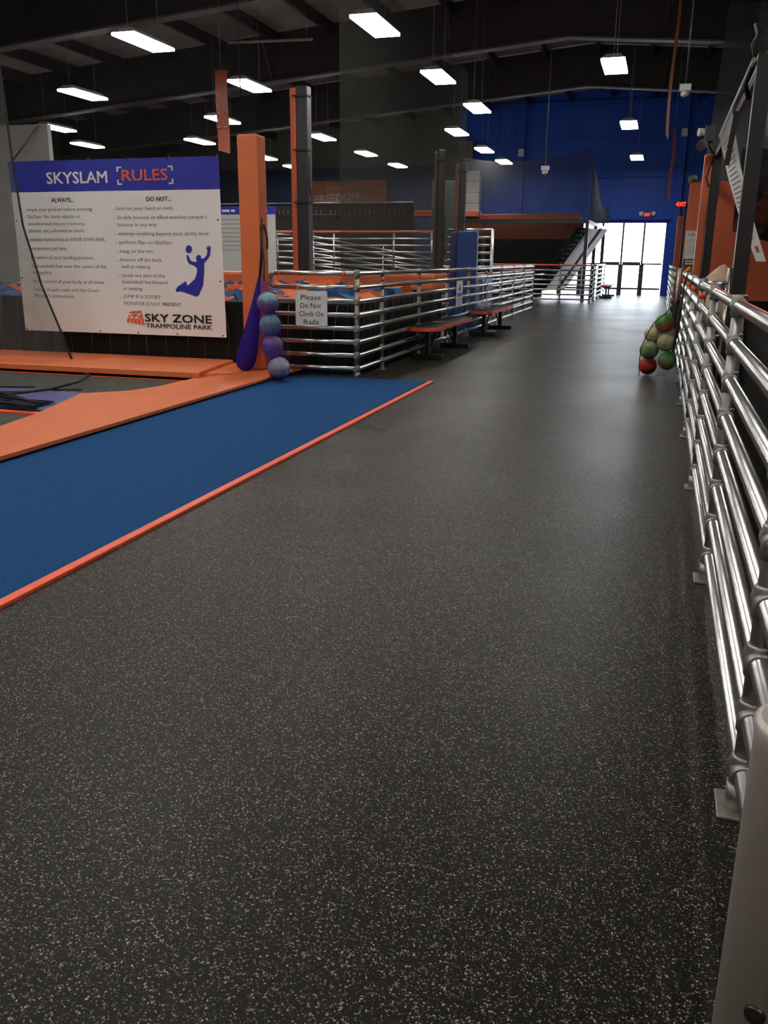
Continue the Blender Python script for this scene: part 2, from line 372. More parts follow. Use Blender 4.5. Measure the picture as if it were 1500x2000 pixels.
# fallen net bundle
rnd = random.Random(3)
def fold(a, c):
    x = -7.9+2.92*a; e = math.sin(PI*c)
    y = 6.10+.46*c*(1-.45*a**3)+.05*math.sin(a*11+c*2)
    z = .062+e*(.070+.040*math.sin(a*17+c*9)+.026*math.sin(c*21+a*6))*(1-a**6)
    return Vector((x, y, max(.056, z)))
o = tag(obj('net_bundle', grid(bmnew(), fold, 60, 24), netmat('bunched_black_net', (.012, .012, .013), .88, 9)), 'bunched black net lying over the violet pad', 'net')
for k in range(9):
    c0 = .12+.76*k/8; pts = []
    for i in range(26):
        a = i/25; p = fold(a, min(.95, max(.05, c0+.10*math.sin(a*7+k*1.7)))); pts.append(p+Vector((0, 0, .009))-o.location)
    obj('net_strand', tube(bmnew(), pts, .006, 5), 'cord', o)
for k in range(3):
    x = -6.9+.55*k
    obj('net_strand', tube(bmnew(), [Vector(p)-o.location for p in ((x, 6.45, .10), (x+.12, 6.75, .066), (x+.30, 7.0, .062), (x+.42, 7.3, .026))], .008, 5), 'cord', o)
bm = tube(bmnew(), [(-5.75, 6.25, .10), (-5.55, 6.45, .09), (-5.45, 6.9, .08), (-5.55, 7.5, .07), (-5.72, 7.92, .08), (-5.98, 8.15, .07)], .012, 8)
ob = o; nc = obj('net_cord', bm, 'cord', ob); nc.location = -ob.location

# ------------------------------------------------------------------ pipe fences
RZ = [1.134-.1465*k for k in range(8)]
def collar_mesh():
    bm = bmnew()
    tube(bm, [(0, 0, -.042), (0, 0, -.036), (0, 0, .036), (0, 0, .042)], [.027, .0305, .0305, .027], 16)
    for s in (-1, 1): tube(bm, [(0, 0, 0), (0, s*.040, 0), (0, s*.046, 0)], [.0315, .0315, .029], 16)
    return meshof(bm, 'collar', 'cast')
COL = collar_mesh()
bm = tube(bmnew(), [(0, 0, 0), (0, 0, 1.13)], .0245, 14); POST = meshof(bm, 'post', 'postm')
bm = box(bmnew(), -.052, .052, -.062, .062, 0, .008, .003); tube(bm, [(0, 0, 0), (0, 0, .075)], .033, 14)
for sx in (-1, 1): tube(bm, [(.0, sx*.048, .006), (.0, sx*.048, .014)], .008, 6)
BASE = meshof(bm, 'base_flange', 'cast')
TAPE = meshof(tube(bmnew(), [(0, 0, -.022), (0, 0, .022)], .0262, 14), 'tape_band', 'tape')
def post(parent, x, y, rz=0, z0=0, rails=RZ, tape=False, base=True):
    p = inst('post', POST, parent, (x, y, z0)); p.rotation_euler = (0, 0, rz)
    for z in rails: inst('collar', COL, p, (0, 0, z-z0))
    if base: inst('base_flange', BASE, p, (0, 0, 0))
    if tape: inst('tape_band', TAPE, p, (0, 0, 1.055))
    return p
def rails(parent, path, zs=RZ, r=.0245, mt='alu'):
    for z in zs: obj('rail', tube(bmnew(), [(x, y, z) for x, y in path], r, 14), mt, parent)
def redrail(parent, pts, name='red_stripe'):
    obj(name, tube(bmnew(), pts, .0255, 14), 'tape', parent)

fL = thing('guard_rail', 'aluminium pipe guard rail on the left with a corner post and the paper sign', 'guard rail')
rails(fL, [(-4.12, 9.2), (-3.15, 9.2), (-3.15, 23.2)])
post(fL, -3.15, 9.2, 0)
for i, y in enumerate((10.12, 11.83, 13.5, 15.12, 16.74, 18.36, 19.98, 21.6, 23.2)): post(fL, -3.15, y, 0, tape=True)
obj('rail_end', tube(bmnew(), [(-4.12, 9.2, 1.134), (-4.16, 9.2, 1.12), (-4.175, 9.2, 1.06), (-4.16, 9.2, 1.0), (-4.12, 9.2, .9875)], .026, 12), 'cast', fL)
for x in (-4.06, -3.30): redrail(fL, [(x-.016, 9.2, 1.134), (x+.016, 9.2, 1.134)], 'tape_band')

fR = thing('guard_rail', 'aluminium pipe guard rail running along the right edge of the walkway', 'guard rail')
rails(fR, [(.30, .9), (.30, 12.7)])
for i, y in enumerate((2.03, 3.70, 5.32, 6.96, 8.60, 10.26, 11.9)): post(fR, .30, y, 0, tape=y > 6)
# red reflection along the top of the near rail, painted on as a strip
bm = bmnew(); n = 10
A = [[bm.verts.new((.30+math.cos(a)*.0253, y, 1.134+math.sin(a)*.0253)) for a in [math.radians(35+65*k/n) for k in range(n+1)]] for y in (.9, 6.0)]
for k in range(n): bm.faces.new((A[0][k], A[0][k+1], A[1][k+1], A[1][k]))
obj('red_stripe', bm, 'tape', fR)

fB = thing('guard_rail', 'far section of pipe guard rail on the right beyond the gap by the glass doors', 'guard rail')
rails(fB, [(.26, 19.0), (.24, 28.6)])
for y in (19.0, 20.6, 22.2, 23.8, 25.4, 27.0, 28.6): post(fB, .26-(y-19)*.002, y, 0)
for y in (19.0,): obj('end_upright', tube(bmnew(), [(.34, 18.9, 0), (.34, 18.9, 1.16)], .035, 12), 'cast', fB)

fM = thing('guard_rail', 'far pipe guard rail turning a corner in front of the sloping black chute', 'guard rail')
rails(fM, [(-5.2, 28.4), (-2.08, 28.4), (-2.08, 35.3)])
for x in (-5.2, -3.85, -3.0): post(fM, x, 28.4, PI/2)
for y in (28.4, 30.1, 31.8, 33.5, 35.2): post(fM, -2.08, y, 0)
redrail(fM, [(-5.2, 28.4, 1.14), (-2.08, 28.4, 1.14)]); 

fE = thing('guard_rail', 'second line of pipe rails seen through the left guard rail near the far benches', 'guard rail')
rails(fE, [(-4.3, 17.9), (-3.75, 20.5), (-3.75, 27.6)])
for x, y in ((-4.3, 17.9), (-3.75, 20.5), (-3.75, 22.9), (-3.75, 25.2), (-3.75, 27.6)): post(fE, x, y)
fT = thing('stair_rail', 'short stack of pipe rail ends rising beside the blue pad block', 'guard rail', (-3.22, 17.6, 0))
obj('end_post', tube(bmnew(), [(0, 0, 0), (0, 0, 1.86)], .03, 10), 'alu', fT)
for k in range(8): obj('rail', tube(bmnew(), [(-.9, 0, 1.85-.145*k), (0, 0, 1.85-.145*k)], .028, 10), 'alu', fT)
# near end post, very close to the viewpoint, with its return rails
fN = thing('guard_rail', 'close end post with a set screw at the lower right corner of the picture', 'guard rail', (.118, .55, 0))
p = obj('post', tube(bmnew(), [(0, 0, .008), (0, 0, 1.12)], .0265, 32), 'brightalu', fN)
bm = tube(bmnew(), [(0, 0, .60), (0, 0, 1.0), (0, 0, 1.015), (0, 0, 1.018)], [.033, .033, .0345, .030], 40); obj('collar', bm, 'brightalu', p)
bm = box(bmnew(), -.052, .052, -.062, .062, 0, .008, .003); tube(bm, [(0, 0, 0), (0, 0, .075)], .033, 14); obj('base_flange', bm, 'cast', p)
a = math.atan2(-.55, -.118)-.17
dx, dy = math.cos(a), math.sin(a)
bm = tube(bmnew(), [(dx*.031, dy*.031, .812), (dx*.0355, dy*.0355, .812)], [.0075, .0065], 20)
s = obj('set_screw', bm, mat('dark_screw', (.09, .08, .07), .35, .9), p)
bm = tube(bmnew(), [(dx*.0354, dy*.0354, .812), (dx*.0362, dy*.0362, .812)], .0028, 6); obj('screw_socket', bm, 'inkb', p)
for z in RZ: obj('rail', tube(bmnew(), [(.02, 0, z), (1.1, 0, z)], .0245, 12), 'alu', fN)
obj('far_post', tube(bmnew(), [(1.1, 0, 0), (1.1, 0, 1.13)], .0245, 12), 'alu', fN)

# raised walkway rails behind the foam pit
fD = thing('guard_rail', 'pipe guard rail on the raised deck behind the foam pit', 'guard rail', (0, 20, 0))
zr = [1.875-.147*k for k in range(7)]
rails(fD, [(-10.6, 0), (-5.0, 0)], zr, .022)
for x in (-10.3, -8.86, -7.42, -5.95, -5.05):
    p_ = obj('post', tube(bmnew(), [(x, 0, .98), (x, 0, 1.875)], .022, 10), 'alu', fD)
redrail(fD, [(-10.6, 0, 1.885), (-5.0, 0, 1.885)])
fS = thing('ramp_rail', 'sloping pipe hand rails of the ramp behind the raised deck rail', 'guard rail', (0, 23.2, 0))
for k in range(6):
    obj('rail', tube(bmnew(), [(-10.9, 0, 1.95-.15*k), (-9.2, 0, 1.85-.15*k), (-5.2, 0, 1.20-.12*k)], .022, 10), 'alu', fS)
for x in (-10.9, -9.2, -7.2, -5.3): obj('post', tube(bmnew(), [(x, 0, .0), (x, 0, 1.96-max(0, x+9.2)*.165)], .02, 10), 'alu', fS)
tag(obj('raised_deck', box(bmnew(), -13, -4.9, 19.6, 23.0, 0, .97, .02), 'black'), 'black sided raised deck carrying the far guard rail', 'deck')

# ------------------------------------------------------------------ foam pit
fp = thing('foam_pit', 'black walled foam pit behind the left guard rail', 'foam pit', (-6, 11.7, 0))
obj('front_wall', box(bmnew(), -4.5, 2.62, -2.2, -2.08, 0, .80, .02), 'black', fp)
obj('side_wall', box(bmnew(), 2.5, 2.62, -2.06, 2.2, 0, .80, .02), 'black', fp)
obj('pit_base', box(bmnew(), -4.5, 2.48, -2.06, 2.2, 0, .50), 'black', fp)
bm = bmnew()
for i in range(26):
    x = -4.3+i*.27; tube(bm, [(x, -2.215, .02), (x+rnd.uniform(-.05, .05), -2.215, .4), (x+rnd.uniform(-.08, .08), -2.215, .78)], .003, 4)
for i in range(14):
    y = -2+i*.3; tube(bm, [(2.632, y, .02), (2.632, y+rnd.uniform(-.08, .12), .78)], .003, 4)
obj('lacing', bm, 'wire', fp)
tag(obj('deck_pad', box(bmnew(), -10.5, -3.45, 13.95, 14.7, .80, 1.06, .05), 'orange'), 'orange padded ledge along the back of the foam pit', 'pad')
tag(obj('ledge_base', box(bmnew(), -10.5, -3.5, 14.0, 14.6, 0, .80), 'black'), 'black base under the orange ledge', 'base')
rc = random.Random(11)
cubes = {}
for mtl in ('foamo', 'foamb'):
    cubes[mtl] = meshof(box(bmnew(), -.11, .11, -.11, .11, -.11, .11, .012), 'foam_cube', mtl)
for j in range(12):
    for i in range(24):
        x = -10.2+i*.29+rc.uniform(-.08, .08); y = 9.86+j*.33+rc.uniform(-.08, .08)
        if not (-3.60 > x) or y > 13.75: continue
        q = x/y
        if not (q > -.56 or (-.86 < q < -.76)): continue
        mtl = 'foamo' if rc.random() < .5 else 'foamb'
        o = bpy.data.objects.new('foam_cube', cubes[mtl]); C.objects.link(o)
        o.location = (x, y, .67+.010*j+rc.uniform(-.04, .05)); o.rotation_euler = (rc.uniform(-.6, .6), rc.uniform(-.6, .6), rc.uniform(0, 1.5))
        if mtl == 'foamo': tag(o, 'orange foam cube lying loose in the foam pit', 'foam cube', 'orange foam cubes in the pit')
        else: tag(o, 'blue foam cube lying loose in the foam pit', 'foam cube', 'blue foam cubes in the pit')

# ------------------------------------------------------------------ padded posts
def padded_post(name, label, x, y, z0, z1, w, padw, face):
    t = thing(name, label, 'post', (x, y, z0))
    h = z1-z0
    obj('steel_post', box(bmnew(), -w/2, w/2, -w/2, w/2, 0, h, .01), 'steel', t)
    obj('pad', box(bmnew(), -w/2-padw, -w/2-.005, -w/2-.02, w/2, .02, h-.03, .02), face, t)
    for k in range(1, int(h/.8)+1):
        z = h-.15-(k-1)*.8
        bm = box(bmnew(), -w/2-.05, w/2+.008, -w/2-.028, w/2+.008, z-.015, z+.015); obj('strap', bm, 'cord', t)
    bm = tube(bmnew(), [(w/2+.01, -w/2-.02, h-1.0), (w/2+.04, -w/2-.03, h-1.1), (w/2+.03, -w/2-.03, h-1.5), (w/2+.055, -w/2-.03, h-1.65)], .012, 6); obj('strap_tail', bm, 'cord', t)
    return t
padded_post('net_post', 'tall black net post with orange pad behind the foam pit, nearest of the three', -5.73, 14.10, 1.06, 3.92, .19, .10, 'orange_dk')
padded_post('net_post', 'slim black net post with net-dimmed brown pad in the middle, beside the grey column', -3.63, 14.95, 0, 3.02, .10, .06, mat('net_dimmed_brown_vinyl', (.06, .028, .022), .55))  # haze of the net in front is put into this pad colour
padded_post('net_post', 'black net post with net-dimmed orange pad standing behind the blue pad block', -3.62, 16.6, 0, 2.98, .10, .09, mat('net_dimmed_orange_vinyl', (.20, .05, .025), .55))  # orange pad, its dimming by the net put into the colour
t = thing('padded_post', 'free standing square post wrapped in bright orange vinyl by the ball bags', 'post', (-4.275, 9.03, .085))
bm = bmnew()
for k in range(1): box(bm, -.118, .118, -.11, .11, .0, 2.45, .025)
obj('pad', bm, 'orange', t)
bm = tube(bmnew(), [(.12, 0, 1.55), (.15, -.02, 1.48), (.17, -.03, 1.40), (.165, -.03, 1.30)], .012, 6); tube(bm, [(.125, -.06, 1.62), (.128, -.08, 1.2), (.10, -.115, .95)], .010, 6); obj('strap', bm, 'cord', t)
bm = box(bmnew(), -.05, .05, -.05, .05, 2.45, 2.47); obj('post_cap', bm, 'steel', t)
obj('stay_cord', tube(bmnew(), [(-.10, 0, 2.45), (-.13, 0, 7.05)], .007, 5), 'cord', t)
# blue pad block
bp = thing('pad_block', 'blue vinyl pad block standing upright behind the left guard rail', 'pad', (-3.38, 16.0, 0))
obj('front_panel', box(bmnew(), -.17, .20, -.12, .02, .0, 1.78, .03), 'padblue', bp)
obj('side_panel', box(bmnew(), -.30, -.175, -.10, .12, .0, 1.76, .03), mat('shaded_blue_vinyl_pad', (.012, .03, .14), .45), bp)  # side face: same blue vinyl with its shade put into the colour
obj('low_panel', box(bmnew(), -.17, .19, .05, 1.6, .0, .95, .04), 'padblue', bp)

# ------------------------------------------------------------------ rules banner
BX0, BX1, BZ0, BZ1, BY = -7.70, -4.86, .38, 2.385, 9.42
BW, BH = BX1-BX0, BZ1-BZ0
def bwave(u, v): return .016*math.sin(u*9+v*4)*(v*(1-v)*2+.1)+.010*math.sin(u*23)*(1-v)**3-.015*math.exp(-((u-.9+.35*(v))/.05)**2)*(1-v)
def bpt(u, v, dd=0): return Vector((BX0+u*BW, BY+bwave(u, v)-dd, BZ1-v*BH))
R = thing('rules_banner', 'white and blue vinyl rules banner hung at the left', 'banner')
obj('sheet', grid(bmnew(), lambda a, c: bpt(a, .175+c*.825), 40, 24), 'white', R)
obj('header_panel', grid(bmnew(), lambda a, c: bpt(a, c*.175), 40, 6), 'prblue', R)
def bplace(u, v, dd): return bpt(u/BW, -v/BH, .006)
def bt(bm, s, u0, u1, v, h, bold=0): text_bm(bm, s, u0*BW, None if u1 is None else u1*BW, -v*BH, h, bplace, bold)
bm = bmnew(); bt(bm, 'SKYSLAM', .19, .487, .097, .128, .018); obj('heading_lettering', bm, 'prwhite', R)
bm = bmnew(); bt(bm, 'RULES', .556, .768, .090, .122, .018); obj('rules_lettering', bm, 'prorange', R)
bm = bmnew()
def quad(bm, u0, u1, v0, v1, dd=.006):
    vs = [bm.verts.new(bpt(u, v, dd)) for u, v in ((u0, v0), (u1, v0), (u1, v1), (u0, v1))]; bm.faces.new(vs)
for u, s in ((.533, 1), (.793, -1)):
    for v, tt in ((.044, 1), (.143, -1)):
        quad(bm, min(u, u+s*.007), max(u, u+s*.007), min(v, v+tt*.028), max(v, v+tt*.028))
        quad(bm, min(u, u+s*.022), max(u, u+s*.022), min(v, v+tt*.008), max(v, v+tt*.008))
obj('bracket_marks', bm, 'prwhite', R)
bm = bmnew()
bt(bm, 'ALWAYS...', .203, .313, .222, .046, .022); bt(bm, 'DO NOT...', .662, .777, .222, .046, .022)
obj('subheading_lettering', bm, 'inkb', R)
Ltx = [(.274, 1, 'empty your pockets before entering', .40), (.315, 0, 'SkySlam. No sharp objects or', .34), (.356, 0, 'unauthorized objects (cameras,', .362), (.396, 0, 'phones, etc.) allowed on court.', .357),
       (.447, 1, 'attempt dunks/shots at YOUR OWN RISK.', .457), (.500, 1, 'one person per lane.', .262), (.553, 1, 'be aware of your landing position.', .39),
       (.604, 1, 'land on both feet near the center of the', .447), (.643, 0, 'trampoline.', .175), (.696, 1, 'be in control of your body at all times.', .434),
       (.745, 1, 'follow all park rules and the Court', .402), (.783, 0, "Monitor's instructions.", .275)]
for v, dt, s, u1 in Ltx:
    bm = bmnew(); bt(bm, s, .070, u1, v, .040, 0)
    if dt: bt(bm, '...', .048, .060, v, .040, .0)
    obj('text_line', bm, 'ink', R)
Rtx = [(.272, 1, 'land on your head or neck.', .787), (.322, 1, "double bounce or affect another jumper's", .937), (.363, 0, 'bounce in any way.', .707), (.413, 1, 'attempt anything beyond your ability level.', .945),
       (.463, 1, 'perform flips on SkySlam.', .772), (.513, 1, 'hang on the rim.', .679), (.562, 1, 'bounce off the back', .718), (.602, 0, 'wall or netting.', .662), (.652, 1, 'touch any part of the', .727),
       (.690, 0, 'basketball backboard', .737), (.729, 0, 'or netting.', .617), (.776, 1, 'JUMP IF A COURT', .702), (.817, 0, 'MONITOR IS NOT PRESENT.', .80)]
for v, dt, s, u1 in Rtx:
    bm = bmnew(); bt(bm, s, .519, u1, v, .040, 0)
    if dt: bt(bm, '...', .499, .511, v, .040, .0)
    obj('text_line', bm, 'ink', R)
PL = [(1208,690),(1214,706),(1226,728),(1250,734),(1262,729),(1255,714),(1258,697),(1271,688),(1285,696),(1289,712),(1305,710),(1321,690),(1325,662),(1317,645),(1321,640),(1328,645),(1324,634),(1329,632),(1333,643),(1335,631),(1339,632),(1339,643),(1346,637),(1345,645),(1342,662),(1341,690),(1326,716),(1304,740),(1306,790),(1303,835),(1300,880),(1286,912),(1275,942),(1262,953),(1247,944),(1226,921),(1200,911),(1165,919),(1140,926),(1131,914),(1145,890),(1180,865),(1194,854),(1201,869),(1206,884),(1236,893),(1240,868),(1250,840),(1263,800),(1262,772),(1244,757),(1214,746),(1202,724),(1197,692)]
def cpt(x, y):   # position inside the photographed banner -> banner coordinates
    v = (y-98)/1112; return ((x-(48+v*100))/(1338-v*46), v)
bm = bmnew()
f = bm.faces.new([bm.verts.new(bpt(*cpt(x, y), .006)) for x, y in PL]); bmesh.ops.triangulate(bm, faces=[f])
bm.faces.new([bm.verts.new(bpt(*cpt(1211+20*math.cos(a*PI/9), 655+25*math.sin(a*PI/9)), .006)) for a in range(18)])
obj('player_emblem', bm, 'prblue', R)
bm = bmnew()
bt(bm, 'SKY ZONE', .620, .936, .898, .092, .034); bt(bm, 'TRAMPOLINE PARK', .622, .937, .945, .054, .022)
obj('company_lettering', bm, 'inkb', R)
bm = bmnew()
bm.faces.new([bm.verts.new(bpt(*p, .006)) for p in ((.545, .866), (.603, .858), (.617, .944), (.526, .930))])
obj('logo_badge', bm, 'prorange', R)
bm = bmnew()
text_bm(bm, 'SZ', .540*BW, .604*BW, -.890*BH, .062, lambda u, v, dd: bpt(u/BW, -v/BH, .010), .02)
for k in range(4): bm.faces.new([bm.verts.new(bpt(u, v, .010)) for u, v in ((.545+k*.017, .912), (.548+k*.017, .912), (.545+k*.020, .938), (.541+k*.020, .938))])
obj('logo_lettering', bm, 'prwhite', R)
bm = bmnew()
for u, v in [(.01, .008), (.19, .008), (.39, .008), (.58, .008), (.77, .008), (.985, .008), (.01, .34), (.985, .34), (.01, .68), (.985, .68), (.01, .99), (.19, .99), (.39, .99), (.58, .99), (.77, .99), (.985, .99)]:
    p = bpt(u, v); obj('grommet_tie', tube(bmnew(), [p+Vector((0, -.004, 0)), p+Vector((0, .03, .01)), p+Vector((0, .045, .03))], .010, 8), 'cord', R)

# notice on the rail
Nn = thing('notice_sign', 'small white sign tied to the left rail reading Please Do Not Climb On Rails', 'sign', (-3.667, 9.155, .575))
obj('sign_panel', box(bmnew(), -.188, .188, -.004, .004, 0, .372, .002), mat('white_sign_board', (.72, .71, .69), .5), Nn)
bm = bmnew()
pn = lambda u, v, dd: Vector((u, -.006, v))
for i, (s, a, bb) in enumerate((('Please', -.122, .115), ('Do Not', -.128, .118), ('Climb On', -.145, .142), ('Rails', -.092, .088))): text_bm(bm, s, a, bb, .305-.089*i, .056, pn, .004)
obj('lettering', bm, 'inkb', Nn)
bm = bmnew()
for x in (-.16, .16):
    for z0, z1 in ((.355, .43), (.015, -.045)): tube(bm, [(x, -.008, z0), (x, -.012, (z0+z1)/2), (x, .02, z1+.02)], .003, 5)
obj('zip_ties', bm, 'prwhite', Nn)
n2 = thing('notice_sign', 'narrow white notice hung lengthwise on the left rail above the gap between benches', 'sign', (-3.118, 14.27, .55))
obj('sign_panel', box(bmnew(), -.003, .003, -.22, .22, 0, .41), 'white', n2)
bm = bmnew(); f = bm.faces.new([bm.verts.new((.005, y, z)) for y, z in ((-.10, .25), (.10, .25), (0, .38))]); box(bm, .003, .005, -.16, .16, .16, .22); obj('blue_print', bm, 'prblue', n2)
bm = bmnew()
for k in range(4): box(bm, .003, .005, -.16, .16, .03+k*.03, .04+k*.03)
obj('text_lines', bm, 'faded', n2)

# ------------------------------------------------------------------ benches
def bench(label, x, y0, L=2.4):
    t = thing('bench', label, 'bench', (x, y0, 0))
    c = .07
    pts = [(-.19+c, 0), (.19-c, 0), (.19, c), (.19, L-c), (.19-c, L), (-.19+c, L), (-.19, L-c), (-.19, c)]
    s = obj('seat', prism(bmnew(), pts, .395, .442, .004), 'black', t)
    bm = bmnew(); n = len(pts)
    q = [(px_*1.035, (py_-L/2)*1.006+L/2) for px_, py_ in pts]
    for i in range(n):
        a, bb, a2, b2 = pts[i], pts[(i+1) % n], q[i], q[(i+1) % n]
        vs = [bm.verts.new((p_[0], p_[1], z)) for z in (.388, .440) for p_ in (a, bb, b2, a2)]
        for f in ((0, 1, 2, 3), (7, 6, 5, 4), (0, 4, 5, 1), (1, 5, 6, 2), (2, 6, 7, 3), (3, 7, 4, 0)): bm.faces.new([vs[k] for k in f])
    obj('edge_trim', bm, 'tape', s)
    for yy, sg in ((.36, 1), (L-.36, -1)):
        bm = bmnew(); box(bm, -.03, .03, yy-.04, yy+.04, .06, .36); box(bm, -.15, .15, yy-.05, yy+.05, .355, .394, .004); lg = obj('leg', bm, 'steel', t)
        obj('foot', box(bmnew(), -.22, .22, yy-.04, yy+.04, .0, .065, .006), 'steel', lg)
        obj('brace', bar(bmnew(), (0, yy+sg*.05, .06), (0, yy+sg*.62, .39), .022, .022), 'steel', t)
    return t
bench('black bench with orange edge beside the left rail, nearest of the three', -2.92, 11.1)
bench('second black bench with orange edge, holding crumpled clear plastic', -2.91, 15.05)
bench('small far black bench with red edge near the glass doors', -1.83, 32.4)
bm = box(bmnew(), -.10, .10, -.012, .012, 0, .012, .004); rot(bm, .5)
o = tag(obj('stick', bm, 'tan', None, (0, 0, 0)), 'short tan stick lying on the nearest bench', 'stick'); o.location = (-2.93, 12.1, .4425)
bm = sphere(bmnew(), (0, 0, .07), .12, 3, .6)
for v in bm.verts: v.co += Vector((rnd.uniform(-.03, .03), rnd.uniform(-.03, .03), rnd.uniform(-.02, .02)))
for v in bm.verts: v.co.z = max(0, v.co.z)
o = tag(obj('plastic_bag', bm, 'plastic', None, (0, 0, 0)), 'crumpled clear plastic bag on the second bench', 'plastic bag'); o.location = (-2.96, 15.6, .444)

# ------------------------------------------------------------------ balls and mesh bags
def ball(label, c, r, mt, group, seams=True):
    t = obj('ball', sphere(bmnew(), (0, 0, 0), r, 4), mt, None, (0, 0, 0)); t.location = c; tag(t, label, 'ball', group)
    t.rotation_euler = (rc.uniform(-.4, .4), rc.uniform(-.4, .4), rc.uniform(0, 3))
    if seams:
        bm = bmnew()
        for ax in (0, 1, 2):
            for off in ((-.35, .35) if ax == 0 else (0,)):
                rr = math.sqrt(1-off*off)*r*1.003; pts = []
                for k in range(25):
                    a = 2*PI*k/24; v = [math.cos(a)*rr, math.sin(a)*rr]; v.insert(ax, off*r); pts.append(v)
                tube(bm, pts, .0022, 4, False)
        obj('seams', bm, 'ink', t)
    return t
Gb = 'balls in the blue mesh bag'
ball('purple and teal ball, topmost in the blue mesh bag', (-3.947, 8.62, .834), .116, ballmat('ball_purple_teal', (0.174, 0.043, 0.290), (0.290, 0.087, 0.232), (0.145, 0.290, 0.348)), Gb)
ball('teal blue ball, second from the top in the blue mesh bag', (-3.925, 8.62, .607), .116, ballmat('ball_teal', (0.087, 0.174, 0.348), (0.145, 0.290, 0.435), (0.203, 0.348, 0.406)), Gb)
ball('violet and grey ball, third from the top in the blue mesh bag', (-3.907, 8.62, .385), .116, ballmat('ball_violet', (0.116, 0.087, 0.377), (0.319, 0.145, 0.290), (0.290, 0.348, 0.377), 'X'), Gb)
ball('grey white ball, lowest in the blue mesh bag on the carpet', (-3.836, 8.62, .155), .122, ballmat('ball_grey', (0.087, 0.102, 0.116), (0.319, 0.319, 0.435), (0.493, 0.493, 0.580)), Gb)
def bag(name, label, rings, mt, cord=None, group=None):
    t = thing(name, label, 'mesh bag', rings[-1][0])
    o0 = Vector(rings[-1][0])
    bm = bmnew(); n = 20; RR = []
    for c, rx, ry in rings:
        RR.append([bm.verts.new(Vector(c)-o0+Vector((math.cos(2*PI*k/n)*rx*(1+.05*math.sin(k*2.6)), math.sin(2*PI*k/n)*ry, 0))) for k in range(n)])
    for A, B in zip(RR, RR[1:]):
        for k in range(n): bm.faces.new((A[k], A[(k+1) % n], B[(k+1) % n], B[k])).smooth = True
    bm.faces.new(RR[-1])
    obj('mesh_skin', bm, mt, t)
    if cord: obj('drawstring', tube(bmnew(), [Vector(p)-o0 for p in cord], .008, 6), 'cord', t)
    return t
bag('ball_bag', 'blue mesh bag of four balls hanging on the orange post', [((-4.03, 8.72, 1.06), .02, .02), ((-3.98, 8.66, .97), .07, .07), ((-3.95, 8.62, .85), .127, .127), ((-3.937, 8.62, .72), .105, .105), ((-3.925, 8.62, .61), .127, .127), ((-3.916, 8.62, .495), .108, .108), ((-3.907, 8.62, .385), .13, .13), ((-3.87, 8.62, .27), .118, .118), ((-3.836, 8.62, .16), .133, .133), ((-3.836, 8.62, .07), .10, .10), ((-3.836, 8.62, .018), .03, .03)], 'bagblue', [(-4.03, 8.72, 1.06), (-4.08, 8.85, 1.25), (-4.14, 8.91, 1.6)])
bag('ball_bag', 'slack long blue mesh bag hanging in front of the orange post', [((-4.12, 8.80, 1.09), .015, .015), ((-4.165, 8.78, .8), .05, .045), ((-4.23, 8.78, .5), .092, .07), ((-4.285, 8.78, .3), .115, .085), ((-4.31, 8.78, .2), .115, .09), ((-4.315, 8.78, .13), .09, .07), ((-4.315, 8.78, .095), .045, .04)], 'bagblue2', [(-4.12, 8.80, 1.09), (-4.125, 8.88, 1.4), (-4.135, 8.91, 1.62)])
Gr = 'balls in the dark mesh bag on the right'
def P(dx_, dz_, y): return (dx_, y, dz_)
ball('red and green ball, topmost in the dark bag by the right rail', (.087, 10.6, .615), .106, ballmat('ball_rasta', (0.435, 0.029, 0.029), (0.609, 0.102, 0.029), (0.087, 0.246, 0.043)), Gr, False)
ball('cream volleyball, left of the pair below the topmost ball in the dark bag', (-.019, 10.68, .482), .106, ballmat('ball_cream', (0.145, 0.203, 0.087), (0.522, 0.435, 0.203), (0.580, 0.522, 0.348)), Gr)
ball('cream volleyball, right of the pair below the topmost ball in the dark bag', (.129, 10.58, .408), .106, ballmat('ball_cream_pale', (0.189, 0.232, 0.087), (0.551, 0.478, 0.246), (0.522, 0.464, 0.261)), Gr)
ball('green ball at left above the red ball in the dark bag', (-.055, 10.62, .303), .106, ballmat('ball_green', (0.087, 0.203, 0.131), (0.189, 0.290, 0.145), (0.290, 0.377, 0.116)), Gr)
ball('plain red ball at the bottom left of the dark bag', (-.056, 10.78, .108), .106, ballmat('ball_red', (0.290, 0.017, 0.014), (0.609, 0.043, 0.032), (0.696, 0.058, 0.043)), Gr, False)
ball('green and brown ball at the bottom right of the dark bag', (.155, 10.6, .194), .106, ballmat('ball_green_brown', (0.232, 0.131, 0.058), (0.174, 0.189, 0.072), (0.087, 0.319, 0.102)), Gr, False)
bag('ball_bag', 'dark mesh bag of six balls hung on the right rail', [((.255, 10.55, 1.0), .015, .015), ((.22, 10.56, .86), .035, .03), ((.17, 10.58, .74), .075, .07), ((.095, 10.62, .62), .13, .13), ((.065, 10.63, .48), .165, .18), ((.05, 10.65, .34), .19, .20), ((.05, 10.68, .20), .20, .22), ((.05, 10.68, .09), .18, .21), ((.05, 10.68, .012), .12, .14)], 'bagblack', [(.255, 10.55, 1.0), (.265, 10.5, 1.08), (.275, 10.45, 1.16)])
bm = tube(bmnew(), [(.21, 10.53, .86), (.10, 10.5, .745), (-.03, 10.48, .62), (-.105, 10.48, .46), (-.14, 10.47, .34), (-.15, 10.47, .2), (-.14, 10.46, .02)], .005, 6)
tag(obj('edge_rope', bm, 'cord'), 'thin black rope along the left side of the dark ball bag', 'rope')
